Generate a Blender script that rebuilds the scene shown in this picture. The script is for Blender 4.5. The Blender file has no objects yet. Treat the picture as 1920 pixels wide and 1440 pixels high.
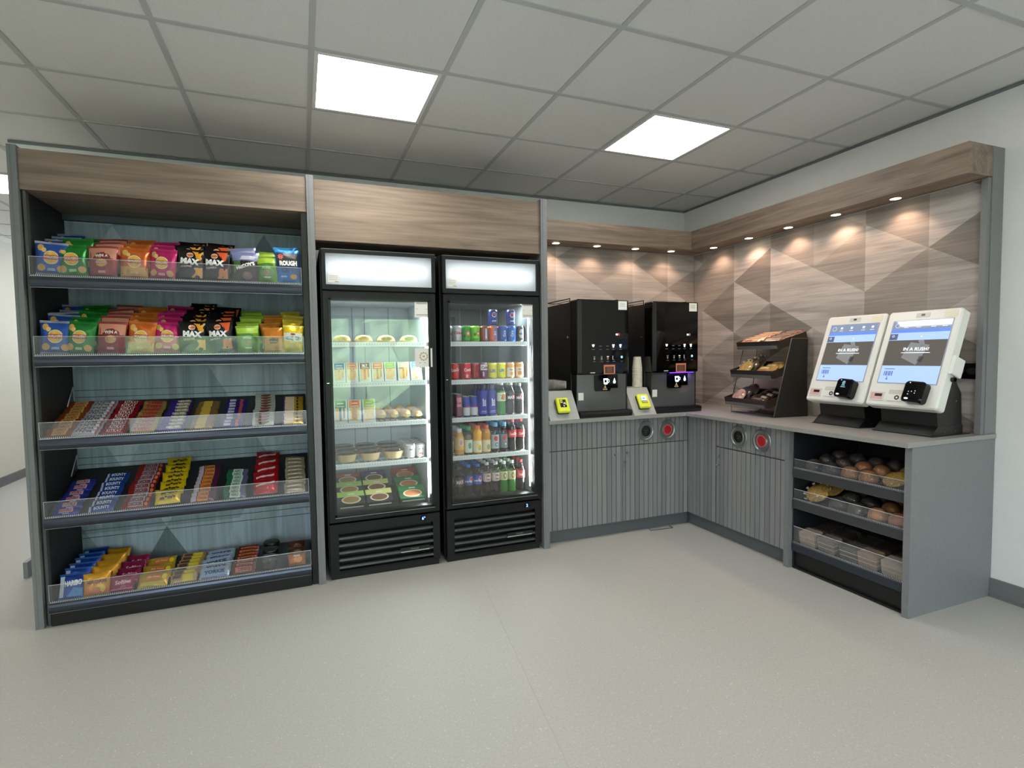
import bpy, math, random
from mathutils import Vector, Matrix
S = bpy.context.scene
R = math.radians
PI = math.pi

# ------------------------------------------------------------------ camera, world, exposure
cam_data = bpy.data.cameras.new('camera')
cam = bpy.data.objects.new('camera', cam_data)
S.collection.objects.link(cam)
S.camera = cam
cam_data.sensor_fit = 'HORIZONTAL'
cam_data.sensor_width = 36.0
cam_data.lens = 1003.45 / 1920 * 36.0
cam_data.clip_start = 0.05
_r = Vector((0.93049197, -0.36605714, -0.01367022))
_u = Vector((0.03176627, 0.0434573, 0.99855013))
_f = Vector((0.36493233, 0.92957713, -0.05206493))
cam.matrix_world = Matrix(((_r.x, _u.x, -_f.x, -3.45297), (_r.y, _u.y, -_f.y, -4.22669),
                           (_r.z, _u.z, -_f.z, 1.33736), (0, 0, 0, 1)))

world = bpy.data.worlds.new('daylight')
S.world = world
world.use_nodes = True
_bg = world.node_tree.nodes['Background']
_bg.inputs['Color'].default_value = (0.72, 0.84, 1.0, 1)
_bg.inputs['Strength'].default_value = 12.0

_sun = bpy.data.lights.new('sun', 'SUN'); _sun.energy = 24.0; _sun.angle = 0.02; _sun.color = (1.0, 0.96, 0.88)
sun = bpy.data.objects.new('sun', _sun); S.collection.objects.link(sun)
sun.rotation_euler = Vector((0.66, -0.54, -0.52)).to_track_quat('-Z', 'Y').to_euler()   # on the trees opposite the window

S.view_settings.view_transform = 'Standard'
S.view_settings.look = 'None'
S.view_settings.gamma = 1
S.view_settings.exposure = 0.0
S.view_settings.use_curve_mapping = False
S.cycles.max_bounces = 10
S.cycles.transparent_max_bounces = 24
S.cycles.sample_clamp_indirect = 6.0

CEIL_LIGHT = 16.0      # radiance of the ceiling light panels
SPOT_W = 5.5
H = 2.698              # ceiling height

# ------------------------------------------------------------------ materials
_mats = {}
def lin(c):
    c = c / 255.0
    return c / 12.92 if c <= 0.04045 else ((c + 0.055) / 1.055) ** 2.4
def rgba(c):
    return (lin(c[0]), lin(c[1]), lin(c[2]), 1)

def mat(key, rgb=(128, 128, 128), rough=0.5, metal=0.0, noise=0.0, scale=30.0, stretch=(1, 1, 1),
        emit=0.0, bump=0.0, coat=0.0, detail=4.0, spec=0.5, speck=None):
    if key in _mats:
        return _mats[key]
    m = bpy.data.materials.new(key)
    m.use_nodes = True
    nt = m.node_tree
    b = nt.nodes['Principled BSDF']
    col = rgba(rgb)
    b.inputs['Base Color'].default_value = col
    b.inputs['Roughness'].default_value = rough
    b.inputs['Metallic'].default_value = metal
    b.inputs['Coat Weight'].default_value = coat
    b.inputs['Specular IOR Level'].default_value = spec
    if noise or bump or speck:
        tc = nt.nodes.new('ShaderNodeTexCoord')
        mp = nt.nodes.new('ShaderNodeMapping')
        mp.inputs['Scale'].default_value = stretch
        nz = nt.nodes.new('ShaderNodeTexNoise')
        nz.inputs['Scale'].default_value = scale
        nz.inputs['Detail'].default_value = detail
        nt.links.new(tc.outputs['Object'], mp.inputs['Vector'])
        nt.links.new(mp.outputs['Vector'], nz.inputs['Vector'])
        last = None
        if noise:
            mr = nt.nodes.new('ShaderNodeMapRange')
            mr.inputs['From Min'].default_value = 0.3
            mr.inputs['From Max'].default_value = 0.7
            nt.links.new(nz.outputs['Fac'], mr.inputs['Value'])
            mx = nt.nodes.new('ShaderNodeMix')
            mx.data_type = 'RGBA'
            mx.inputs[6].default_value = tuple(c * (1 - noise) for c in col[:3]) + (1,)
            mx.inputs[7].default_value = tuple(min(1, c * (1 + noise)) for c in col[:3]) + (1,)
            nt.links.new(mr.outputs['Result'], mx.inputs[0])
            last = mx.outputs[2]
        if speck:
            vz = nt.nodes.new('ShaderNodeTexVoronoi')
            vz.inputs['Scale'].default_value = speck[0]
            nt.links.new(tc.outputs['Object'], vz.inputs['Vector'])
            lt = nt.nodes.new('ShaderNodeMath'); lt.operation = 'LESS_THAN'
            lt.inputs[1].default_value = speck[1]
            nt.links.new(vz.outputs['Distance'], lt.inputs[0])
            n2 = nt.nodes.new('ShaderNodeTexNoise'); n2.inputs['Scale'].default_value = speck[0] * 0.37
            nt.links.new(tc.outputs['Object'], n2.inputs['Vector'])
            gt = nt.nodes.new('ShaderNodeMath'); gt.operation = 'GREATER_THAN'
            gt.inputs[1].default_value = speck[3]
            nt.links.new(n2.outputs['Fac'], gt.inputs[0])
            mu = nt.nodes.new('ShaderNodeMath'); mu.operation = 'MULTIPLY'
            nt.links.new(lt.outputs[0], mu.inputs[0]); nt.links.new(gt.outputs[0], mu.inputs[1])
            mx = nt.nodes.new('ShaderNodeMix'); mx.data_type = 'RGBA'
            if last: nt.links.new(last, mx.inputs[6])
            else: mx.inputs[6].default_value = col
            mx.inputs[7].default_value = rgba(speck[2])
            nt.links.new(mu.outputs[0], mx.inputs[0])
            last = mx.outputs[2]
        if last:
            nt.links.new(last, b.inputs['Base Color'])
        if bump:
            bp = nt.nodes.new('ShaderNodeBump')
            bp.inputs['Strength'].default_value = bump
            bp.inputs['Distance'].default_value = 0.002
            nt.links.new(nz.outputs['Fac'], bp.inputs['Height'])
            nt.links.new(bp.outputs['Normal'], b.inputs['Normal'])
    if emit:
        b.inputs['Emission Color'].default_value = col
        b.inputs['Emission Strength'].default_value = emit
    _mats[key] = m
    return m

def grain(key, dark, light, axis, rough=0.55, knots=True, freq=1.0):
    """Wood decor laminate, the grain running along AXIS (0 x, 1 y, 2 z)."""
    if key in _mats:
        return _mats[key]
    m = bpy.data.materials.new(key); m.use_nodes = True
    nt = m.node_tree; N = nt.nodes; L = nt.links
    b = N['Principled BSDF']; b.inputs['Roughness'].default_value = rough
    tc = N.new('ShaderNodeTexCoord')
    sc = [14.0 * freq] * 3; sc[axis] = 1.3 * freq
    mp = N.new('ShaderNodeMapping'); mp.inputs['Scale'].default_value = sc
    L.new(tc.outputs['Object'], mp.inputs['Vector'])
    n1 = N.new('ShaderNodeTexNoise'); n1.inputs['Scale'].default_value = 1.0; n1.inputs['Detail'].default_value = 7
    n1.inputs['Distortion'].default_value = 0.9
    L.new(mp.outputs['Vector'], n1.inputs['Vector'])
    sc2 = [90.0 * freq] * 3; sc2[axis] = 3.0 * freq
    mp2 = N.new('ShaderNodeMapping'); mp2.inputs['Scale'].default_value = sc2
    L.new(tc.outputs['Object'], mp2.inputs['Vector'])
    n2 = N.new('ShaderNodeTexNoise'); n2.inputs['Scale'].default_value = 1.0; n2.inputs['Detail'].default_value = 3
    L.new(mp2.outputs['Vector'], n2.inputs['Vector'])
    ad = N.new('ShaderNodeMath'); ad.operation = 'MULTIPLY_ADD'
    ad.inputs[1].default_value = 0.45; 
    L.new(n2.outputs['Fac'], ad.inputs[0]); L.new(n1.outputs['Fac'], ad.inputs[2])
    mr = N.new('ShaderNodeMapRange'); mr.inputs['From Min'].default_value = 0.5; mr.inputs['From Max'].default_value = 0.95
    L.new(ad.outputs[0], mr.inputs['Value'])
    mx = N.new('ShaderNodeMix'); mx.data_type = 'RGBA'
    mx.inputs[6].default_value = rgba(dark); mx.inputs[7].default_value = rgba(light)
    L.new(mr.outputs['Result'], mx.inputs[0])
    L.new(mx.outputs[2], b.inputs['Base Color'])
    bp = N.new('ShaderNodeBump'); bp.inputs['Strength'].default_value = 0.15; bp.inputs['Distance'].default_value = 0.002
    L.new(ad.outputs[0], bp.inputs['Height']); L.new(bp.outputs['Normal'], b.inputs['Normal'])
    _mats[key] = m
    return m

def glass(key, tint=(1, 1, 1), ior=1.5, rough=0.0, haze=0.0, hazecol=(200, 205, 210)):
    if key in _mats:
        return _mats[key]
    m = bpy.data.materials.new(key); m.use_nodes = True
    nt = m.node_tree; N = nt.nodes; L = nt.links
    N.remove(N['Principled BSDF'])
    tr = N.new('ShaderNodeBsdfTransparent'); tr.inputs['Color'].default_value = tint + (1,)
    gl = N.new('ShaderNodeBsdfGlossy'); gl.inputs['Roughness'].default_value = rough
    fr = N.new('ShaderNodeFresnel')
    ge = N.new('ShaderNodeNewGeometry')                 # thin sheet: the same reflectance from either face
    io = N.new('ShaderNodeMix'); io.data_type = 'FLOAT'
    io.inputs[2].default_value = ior; io.inputs[3].default_value = 1.0 / ior
    L.new(ge.outputs['Backfacing'], io.inputs[0]); L.new(io.outputs[0], fr.inputs['IOR'])
    mx = N.new('ShaderNodeMixShader')
    L.new(fr.outputs[0], mx.inputs[0]); L.new(gl.outputs[0], mx.inputs[2])
    if haze:
        df = N.new('ShaderNodeBsdfDiffuse'); df.inputs['Color'].default_value = rgba(hazecol)
        m2 = N.new('ShaderNodeMixShader'); m2.inputs[0].default_value = haze
        L.new(tr.outputs[0], m2.inputs[1]); L.new(df.outputs[0], m2.inputs[2])
        L.new(m2.outputs[0], mx.inputs[1])
    else:
        L.new(tr.outputs[0], mx.inputs[1])
    L.new(mx.outputs[0], N['Material Output'].inputs['Surface'])
    _mats[key] = m
    return m

def stripes(key, c1, c2, axis, freq, duty=0.5, rough=0.4):
    if key in _mats:
        return _mats[key]
    m = bpy.data.materials.new(key); m.use_nodes = True
    nt = m.node_tree; N = nt.nodes; L = nt.links
    b = N['Principled BSDF']; b.inputs['Roughness'].default_value = rough
    tc = N.new('ShaderNodeTexCoord'); sp = N.new('ShaderNodeSeparateXYZ')
    L.new(tc.outputs['Object'], sp.inputs[0])
    mu = N.new('ShaderNodeMath'); mu.operation = 'MULTIPLY'; mu.inputs[1].default_value = freq
    L.new(sp.outputs[axis], mu.inputs[0])
    fr = N.new('ShaderNodeMath'); fr.operation = 'FRACT'; L.new(mu.outputs[0], fr.inputs[0])
    lt = N.new('ShaderNodeMath'); lt.operation = 'LESS_THAN'; lt.inputs[1].default_value = duty
    L.new(fr.outputs[0], lt.inputs[0])
    mx = N.new('ShaderNodeMix'); mx.data_type = 'RGBA'
    mx.inputs[6].default_value = rgba(c1); mx.inputs[7].default_value = rgba(c2)
    L.new(lt.outputs[0], mx.inputs[0]); L.new(mx.outputs[2], b.inputs['Base Color'])
    _mats[key] = m
    return m

def translucent(key, rgb):
    if key in _mats:
        return _mats[key]
    m = bpy.data.materials.new(key); m.use_nodes = True
    nt = m.node_tree; N = nt.nodes; L = nt.links
    N.remove(N['Principled BSDF'])
    t = N.new('ShaderNodeBsdfTranslucent'); t.inputs['Color'].default_value = rgba(rgb)
    d = N.new('ShaderNodeBsdfDiffuse'); d.inputs['Color'].default_value = rgba(rgb)
    g = N.new('ShaderNodeBsdfGlossy'); g.inputs['Roughness'].default_value = 0.03
    fr = N.new('ShaderNodeFresnel'); fr.inputs['IOR'].default_value = 1.45
    a = N.new('ShaderNodeMixShader'); a.inputs[0].default_value = 0.45
    L.new(t.outputs[0], a.inputs[1]); L.new(d.outputs[0], a.inputs[2])
    c = N.new('ShaderNodeMixShader')
    L.new(fr.outputs[0], c.inputs[0]); L.new(a.outputs[0], c.inputs[1]); L.new(g.outputs[0], c.inputs[2])
    L.new(c.outputs[0], N['Material Output'].inputs['Surface'])
    _mats[key] = m
    return m

# frequently used colours
def C(name, rgb, **k):
    return mat(name, rgb, **k)
GREY = mat('grey_laminate', (122, 123, 125), rough=0.45, noise=0.05, scale=60)
GREYTOP = mat('grey_worktop', (146, 145, 141), rough=0.42, noise=0.05, scale=80)
BLACK = mat('black_paint', (16, 17, 18), rough=0.35)
DARK = mat('charcoal_metal', (34, 36, 38), rough=0.4, noise=0.08, scale=40)
LIP = mat('shelf_lip_metal', (70, 75, 86), rough=0.3, metal=0.75)
FRIDGE = mat('fridge_black', (15, 16, 18), rough=0.4, noise=0.06, scale=50, spec=0.35)
GLOSSBLACK = mat('gloss_black', (5, 5, 6), rough=0.05, spec=0.35)
STEEL = mat('brushed_steel', (150, 152, 152), rough=0.32, metal=0.9, noise=0.08, scale=40)
CHROME = mat('chrome', (215, 218, 220), rough=0.12, metal=1.0)
WHITE = mat('white_plastic', (232, 231, 226), rough=0.35)
PAPER = mat('white_paper', (232, 230, 224), rough=0.8)
GLASS = glass('clear_glass')
ACRYL = glass('clear_acrylic', tint=(0.95, 0.95, 0.96), haze=0.06)
FILM = glass('clear_film', tint=(0.93, 0.93, 0.93), rough=0.12, haze=0.05, ior=1.6)
EDGE = mat('acrylic_edge', (215, 220, 222), rough=0.3)
TEETH = stripes('riser_teeth', (60, 63, 66), (190, 195, 198), 0, 120, 0.45)
WOODX = grain('grey_oak_x', (102, 87, 75), (154, 135, 119), 0)
WOODY = grain('grey_oak_y', (102, 87, 75), (154, 135, 119), 1)

# ------------------------------------------------------------------ mesh builder
_text_cache = {}
def text_polys(s, bold=0.0):
    k = (s, bold)
    if k not in _text_cache:
        cu = bpy.data.curves.new('lettering', 'FONT')
        cu.body = s; cu.size = 1.0; cu.resolution_u = 2; cu.offset = bold
        cu.align_x = 'CENTER'; cu.align_y = 'CENTER'
        ob = bpy.data.objects.new('lettering', cu)
        S.collection.objects.link(ob)
        dg = bpy.context.evaluated_depsgraph_get()
        me = bpy.data.meshes.new_from_object(ob.evaluated_get(dg))
        v = [(p.co.x, p.co.y) for p in me.vertices]
        f = [tuple(p.vertices) for p in me.polygons]
        bpy.data.objects.remove(ob); bpy.data.curves.remove(cu); bpy.data.meshes.remove(me)
        if v:
            ys = [a[1] for a in v]; xs = [a[0] for a in v]
            cy = (min(ys) + max(ys)) / 2; cx = (min(xs) + max(xs)) / 2
            hh = max(1e-6, max(ys) - min(ys)); ww = max(xs) - min(xs)
            v = [((a - cx) / hh, (b - cy) / hh) for a, b in v]
            _text_cache[k] = (v, f, ww / hh)
        else:
            _text_cache[k] = ([], [], 1)
    return _text_cache[k]

class MB:
    def __init__(self):
        self.v = []; self.f = []; self.m = []; self.mats = []; self.sm = []
    def mi(self, m):
        if m not in self.mats:
            self.mats.append(m)
        return self.mats.index(m)
    def poly(self, pts, m, smooth=False):
        n = len(self.v); self.v += [tuple(p) for p in pts]
        self.f.append(tuple(range(n, n + len(pts)))); self.m.append(self.mi(m)); self.sm.append(smooth)
    def mesh(self, pts, faces, m, smooth=False):
        n = len(self.v); self.v += [tuple(p) for p in pts]; k = self.mi(m)
        for q in faces:
            self.f.append(tuple(i + n for i in q)); self.m.append(k); self.sm.append(smooth)
    def box(self, x0, x1, y0, y1, z0, z1, m, T=None):
        p = [(x, y, z) for x in (x0, x1) for y in (y0, y1) for z in (z0, z1)]
        if T: p = [T @ Vector(q) for q in p]
        self.mesh(p, [(0, 1, 3, 2), (4, 6, 7, 5), (0, 4, 5, 1), (2, 3, 7, 6), (0, 2, 6, 4), (1, 5, 7, 3)], m)
    def rbox(self, x0, x1, z0, z1, y0, y1, r, m, n=4, T=None, ch=0.0):
        """A slab with rounded corners in the x-z plane, optional chamfer towards the front (y0)."""
        def ring(ins, y):
            o = []
            rr = max(1e-4, r - ins)
            for cx, cz, a0 in ((x1 - r, z1 - r, 0), (x0 + r, z1 - r, 90), (x0 + r, z0 + r, 180), (x1 - r, z0 + r, 270)):
                for i in range(n + 1):
                    a = R(a0 + 90 * i / n)
                    o.append((cx + rr * math.cos(a), y, cz + rr * math.sin(a)))
            return o
        rings = [ring(ch, y0)] + ([ring(0, y0 + ch)] if ch else []) + [ring(0, y1)]
        k = len(rings[0]); p = [q for rg in rings for q in rg]
        if T: p = [T @ Vector(q) for q in p]
        fs = []
        for j in range(len(rings) - 1):
            for i in range(k):
                a = j * k + i; b = j * k + (i + 1) % k
                fs.append((a, b, b + k, a + k))
        self.mesh(p, fs + [tuple(range(k))[::-1], tuple(range((len(rings) - 1) * k, len(rings) * k))], m)
    def prism(self, poly, axis, a, b, m, T=None):
        """Extrude a 2-D polygon along AXIS: x -> (y,z) pairs, y -> (x,z), z -> (x,y)."""
        def P(q, t):
            return {'x': (t, q[0], q[1]), 'y': (q[0], t, q[1]), 'z': (q[0], q[1], t)}[axis]
        n = len(poly)
        p = [P(q, a) for q in poly] + [P(q, b) for q in poly]
        if T: p = [T @ Vector(q) for q in p]
        self.mesh(p, [tuple(range(n))[::-1], tuple(range(n, 2 * n))] +
                  [(i, (i + 1) % n, (i + 1) % n + n, i + n) for i in range(n)], m)
    def tube(self, pts, r, m, n=8, closed=False):
        pts = [Vector(p) for p in pts]; rings = []
        K = len(pts)
        for i, p in enumerate(pts):
            a = pts[(i - 1) % K] if (closed or i > 0) else p
            b = pts[(i + 1) % K] if (closed or i < K - 1) else p
            d = (b - a).normalized()
            u = d.cross(Vector((0, 0, 1)))
            if u.length < 1e-3: u = d.cross(Vector((0, 1, 0)))
            u.normalize(); w = d.cross(u)
            rings.append([p + r * (math.cos(2 * PI * j / n) * u + math.sin(2 * PI * j / n) * w) for j in range(n)])
        q = [x for rg in rings for x in rg]; fs = []
        for i in range(K if closed else K - 1):
            for j in range(n):
                a = i * n + j; b = i * n + (j + 1) % n; c = ((i + 1) % K) * n
                fs.append((a, b, c + (j + 1) % n, c + j))
        if not closed:
            fs += [tuple(range(n))[::-1], tuple(range((K - 1) * n, K * n))]
        self.mesh(q, fs, m, True)
    def lathe(self, prof, m, n=20, c=(0, 0, 0), axis='z', T=None, mats=None):
        """prof: (radius, height) pairs from bottom to top; mats: one material per segment."""
        def P(r, h, a):
            x, y = r * math.cos(a), r * math.sin(a)
            q = {'z': (x, y, h), 'y': (x, -h, y), 'x': (-h, x, y)}[axis]
            q = Vector((q[0] + c[0], q[1] + c[1], q[2] + c[2]))
            return T @ q if T else q
        p = [P(r, h, 2 * PI * j / n) for r, h in prof for j in range(n)]
        for i in range(len(prof) - 1):
            fs = [(i * n + j, i * n + (j + 1) % n, (i + 1) * n + (j + 1) % n, (i + 1) * n + j) for j in range(n)]
            base = len(self.v)
            self.mesh([p[k] for k in range(i * n, (i + 2) * n)],
                      [tuple(x - i * n for x in q) for q in fs], mats[i] if mats else m, True)
    def disc(self, r, h, m, n=20, c=(0, 0, 0), axis='z', T=None):
        p = []
        for j in range(n):
            a = 2 * PI * j / n; x, y = r * math.cos(a), r * math.sin(a)
            q = {'z': (x, y, h), 'y': (x, -h, y), 'x': (-h, x, y)}[axis]
            q = Vector((q[0] + c[0], q[1] + c[1], q[2] + c[2]))
            p.append(T @ q if T else q)
        self.poly(p, m)
    def decal(self, fn, cu, cv, pts, m, rings=4):
        """A patch on the surface fn(u, v): star-shaped outline pts round the centre (cu, cv)."""
        n = len(pts); q = [fn(cu, cv)]
        for k in range(1, rings + 1):
            t = k / rings
            q += [fn(cu + (a - cu) * t, cv + (b - cv) * t) for a, b in pts]
        fs = [(0, 1 + j, 1 + (j + 1) % n) for j in range(n)]
        for k in range(rings - 1):
            for j in range(n):
                a = 1 + k * n + j; b = 1 + k * n + (j + 1) % n
                fs.append((a, a + n, b + n, b))
        self.mesh(q, fs, m, True)
    def ell(self, fn, cu, cv, ru, rv, m, n=18, rings=4):
        self.decal(fn, cu, cv, [(cu + ru * math.cos(2 * PI * i / n), cv + rv * math.sin(2 * PI * i / n)) for i in range(n)], m, rings)
    def rect(self, fn, u0, u1, v0, v1, m, nu=8, nv=4, skew=0.0):
        q = [fn(u0 + (u1 - u0) * i / nu + skew * j / nv, v0 + (v1 - v0) * j / nv) for j in range(nv + 1) for i in range(nu + 1)]
        fs = [(j * (nu + 1) + i, j * (nu + 1) + i + 1, (j + 1) * (nu + 1) + i + 1, (j + 1) * (nu + 1) + i) for j in range(nv) for i in range(nu)]
        self.mesh(q, fs, m, True)
    def text(self, fn, s, cu, cv, hv, m, aspect=1.0, rot=0.0, bold=0.02, maxw=None):
        """Lettering of height hv (in v units); aspect: u units per v unit."""
        v, f, w = text_polys(s, bold)
        k = 1.0
        if maxw and w * hv * aspect > maxw: k = maxw / (w * hv * aspect)
        ca, sa = math.cos(rot), math.sin(rot)
        q = []
        for x, y in v:
            x *= k
            X, Y = (x * ca - y * sa) * hv, (x * sa + y * ca) * hv
            q.append(fn(cu + X * aspect, cv + Y))
        self.mesh(q, f, m)
    def data(self, name):
        me = bpy.data.meshes.new(name)
        me.from_pydata([tuple(p) for p in self.v], [], self.f)
        for m in self.mats: me.materials.append(m)
        me.polygons.foreach_set('material_index', self.m)
        me.polygons.foreach_set('use_smooth', self.sm)
        me.update()
        return me
    def build(self, name, parent=None, bevel=0.0, seg=2):
        ob = bpy.data.objects.new(name, self.data(name))
        S.collection.objects.link(ob)
        if parent: ob.parent = parent
        if bevel:
            b = ob.modifiers.new('bevel', 'BEVEL'); b.width = bevel; b.segments = seg; b.limit_method = 'ANGLE'
            b.angle_limit = R(40)
        return ob

def weld(ob):
    import bmesh
    bm = bmesh.new(); bm.from_mesh(ob.data)
    bmesh.ops.remove_doubles(bm, verts=bm.verts, dist=1e-5)
    bmesh.ops.recalc_face_normals(bm, faces=bm.faces)
    bm.to_mesh(ob.data); bm.free()
    return ob

def flat(y, x0=0.0, z0=0.0):
    """fn for decals on a plane facing -y."""
    return lambda u, v: (x0 + u, y, z0 + v)

def tag(o, label, cat, group=None):
    o['label'] = label; o['category'] = cat
    if group: o['group'] = group
    return o
def thing(name, label, cat, loc=(0, 0, 0), rz=0.0, group=None):
    o = bpy.data.objects.new(name, None); o.empty_display_size = 0.05
    S.collection.objects.link(o)
    o.location = loc; o.rotation_euler = (0, 0, rz)
    return tag(o, label, cat, group)
def struct(name, b, parent=None, bevel=0.0):
    o = b.build(name, parent, bevel)
    o['kind'] = 'structure'
    return o
def part_label(o, s):
    o['label'] = s; return o
def dup(o, label=None, group=None):
    c = o.copy(); S.collection.objects.link(c)
    for ch in list(o.children):
        d = ch.copy(); S.collection.objects.link(d); d.parent = c
        for g in ch.children:
            e = g.copy(); S.collection.objects.link(e); e.parent = d
    if label: c['label'] = label
    if group: c['group'] = group
    return c
def light(name, kind, parent, loc, rot, energy, color=(1, 1, 1), **k):
    d = bpy.data.lights.new(name, kind); d.energy = energy; d.color = color
    for a, b in k.items(): setattr(d, a, b)
    o = bpy.data.objects.new(name, d); S.collection.objects.link(o)
    o.parent = parent; o.location = loc; o.rotation_euler = rot
    return o
ORD = ['at the front'] + [k + ' from front' for k in ('second', 'third', 'fourth', 'fifth', 'sixth', 'seventh', 'eighth', 'ninth', 'tenth', 'eleventh', 'twelfth', 'thirteenth')]
# ------------------------------------------------------------------ the room
GX, GY = -3.368, -1.6618           # one crossing of the 600 mm ceiling grid
XW, YF, YB = -6.52, -8.0, 5.2      # far side wall, wall behind the viewer, end of the passage
FLOORM = mat('vinyl_floor', (174, 172, 166), rough=0.55, noise=0.06, scale=110, detail=2, spec=0.35, speck=(105, 0.2, (206, 204, 196), 0.57))
b = MB(); b.box(XW - 0.1, 0.1, YF - 0.1, YB + 0.1, -0.06, 0, FLOORM)
struct('floor', b)
# floor weld seam
b = MB(); b.prism([(-2.50, -1.3), (-2.497, -1.3), (-2.797, -3.6), (-2.80, -3.6)], 'z', 0.0, 0.0006, mat('floor_seam', (166, 164, 157), rough=0.6))
struct('trim_5', b)
TILE = mat('ceiling_tile', (222, 222, 219), rough=0.9, noise=0.05, scale=220, detail=2, spec=0.1)
TBAR = mat('ceiling_grid', (184, 186, 186), rough=0.6)
WALLM = mat('wall_paint', (232, 232, 230), rough=0.8, noise=0.015, scale=12, spec=0.2)
CREAM = mat('passage_wall_paint', (228, 223, 208), rough=0.8, spec=0.2)
SKIRT = mat('grey_skirting', (112, 113, 114), rough=0.5)
b = MB(); b.box(XW - 0.1, 0.1, YF - 0.1, YB + 0.1, H, H + 0.08, TILE)
struct('ceiling', b)
b = MB()
i = -6
while GX + i * 0.6 < 0:
    x = GX + i * 0.6
    if x > XW: b.box(x - 0.012, x + 0.012, YF, YB, H - 0.004, H, TBAR)
    i += 1
for j in range(-12, 12):
    y = GY + j * 0.6
    if YF < y < YB: b.box(XW, 0, y - 0.012, y + 0.012, H - 0.0045, H, TBAR)
struct('trim_1', b)
b = MB(); b.box(-5.075, 0, 0, 0.12, 0, H, WALLM); struct('wall_back', b)
b = MB(); b.box(0, 0.12, YF, YB, 0, H, WALLM); struct('wall_right', b)
b = MB(); b.box(XW - 0.12, XW, YF, YB, 0, H, CREAM); struct('wall_left', b)
b = MB(); b.box(-4.9, 0, YB, YB + 0.12, 0, H, CREAM); b.box(XW, -4.9, YB, YB + 0.12, 0, 1.5, CREAM); b.box(XW, -4.9, YB, YB + 0.12, 2.3, H, CREAM); struct('wall_end', b)
b = MB(); b.box(XW, -4.9, YB + 0.05, YB + 0.06, 1.5, 2.3, GLASS); struct('window_2', b)  # unseen window, added so daylight brightens the cream passage wall
# shadow trim where ceiling meets walls
SHTR = mat('perimeter_trim', (120, 124, 126), rough=0.6)
b = MB(); b.box(-5.075, 0, -0.012, 0, H - 0.018, H - 0.004, SHTR); b.box(-0.012, 0, YF, 0, H - 0.018, H - 0.004, SHTR)
struct('trim_2', b)
# wall behind the viewer with a wide window onto trees
wx0, wx1, wz0, wz1 = -6.2, -0.55, 0.12, 2.14
b = MB()
b.box(XW, wx0, YF - 0.15, YF, 0, H, WALLM); b.box(wx1, 0, YF - 0.15, YF, 0, H, WALLM)
b.box(wx0, wx1, YF - 0.15, YF, 0, wz0, WALLM); b.box(wx0, wx1, YF - 0.15, YF, wz1, H, WALLM)
struct('wall_front', b)
FRM = mat('window_frame_grey', (92, 98, 102), rough=0.5)
w = bpy.data.objects.new('window_1', None); S.collection.objects.link(w); w['kind'] = 'structure'
b = MB()
b.box(wx0, wx1, YF - 0.1, YF - 0.03, wz0, wz0 + 0.06, FRM); b.box(wx0, wx1, YF - 0.1, YF - 0.03, wz1 - 0.06, wz1, FRM)
for x in (wx0 + 0.03, -4.2, -2.55, wx1 - 0.03):
    b.box(x - 0.05, x + 0.05, YF - 0.1, YF - 0.03, wz0, wz1, FRM)
struct('window_frame', b, w)
b = MB(); b.box(wx0, wx1, YF - 0.075, YF - 0.065, wz0, wz1, GLASS); struct('window_pane', b, w)
b = MB(); b.box(-0.014, 0, YF, -2.522, 0, 0.1, SKIRT); b.box(-0.022, 0, YF, -2.522, 0, 0.012, SKIRT); struct('baseboard_right', b)
b = MB(); b.box(XW, XW + 0.014, YF, YB, 0, 0.1, SKIRT); struct('baseboard_left', b)
b = MB(); b.box(-5.098, -5.0755, -0.085, 0.12, 0, 0.1, mat('grey_box_trim', (128, 130, 136), rough=0.5)); struct('baseboard_back', b)
b = MB(); b.box(-30, 25, -40, YF - 0.16, -0.12, -0.02, mat('outside_paving', (128, 128, 122), rough=0.9, noise=0.1, scale=2)); struct('ground_outside', b)
# trees beyond the window, seen mirrored in the fridge door
random.seed(4)
LEAF = mat('tree_leaves', (100, 126, 86), rough=0.8, noise=0.5, scale=3)
b = MB()
for k in range(94):
    if k < 34: cx, cz = random.uniform(-3.2, 3.0), random.uniform(0.2, 2.6); cy = YF - random.uniform(4.5, 7.5); r = random.uniform(0.8, 1.5)
    else: cx, cz = -34 + (k - 34) * 0.9, random.uniform(0.8, 1.3); cy = YF - random.uniform(19, 22); r = random.uniform(1.4, 2.0)
    p = []; n1, n2 = 7, 10
    for a in range(n1 + 1):
        for c in range(n2):
            rr = r * random.uniform(0.75, 1.15); th = PI * a / n1; ph = 2 * PI * c / n2
            p.append((cx + rr * math.sin(th) * math.cos(ph), cy + rr * math.sin(th) * math.sin(ph), cz + rr * math.cos(th)))
    b.mesh(p, [(a * n2 + c, a * n2 + (c + 1) % n2, (a + 1) * n2 + (c + 1) % n2, (a + 1) * n2 + c) for a in range(n1) for c in range(n2)], LEAF)
o = b.build('tree_foliage'); o['kind'] = 'stuff'; tag(o, 'green trees outside the window mirrored in the food fridge door', 'trees')

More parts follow.
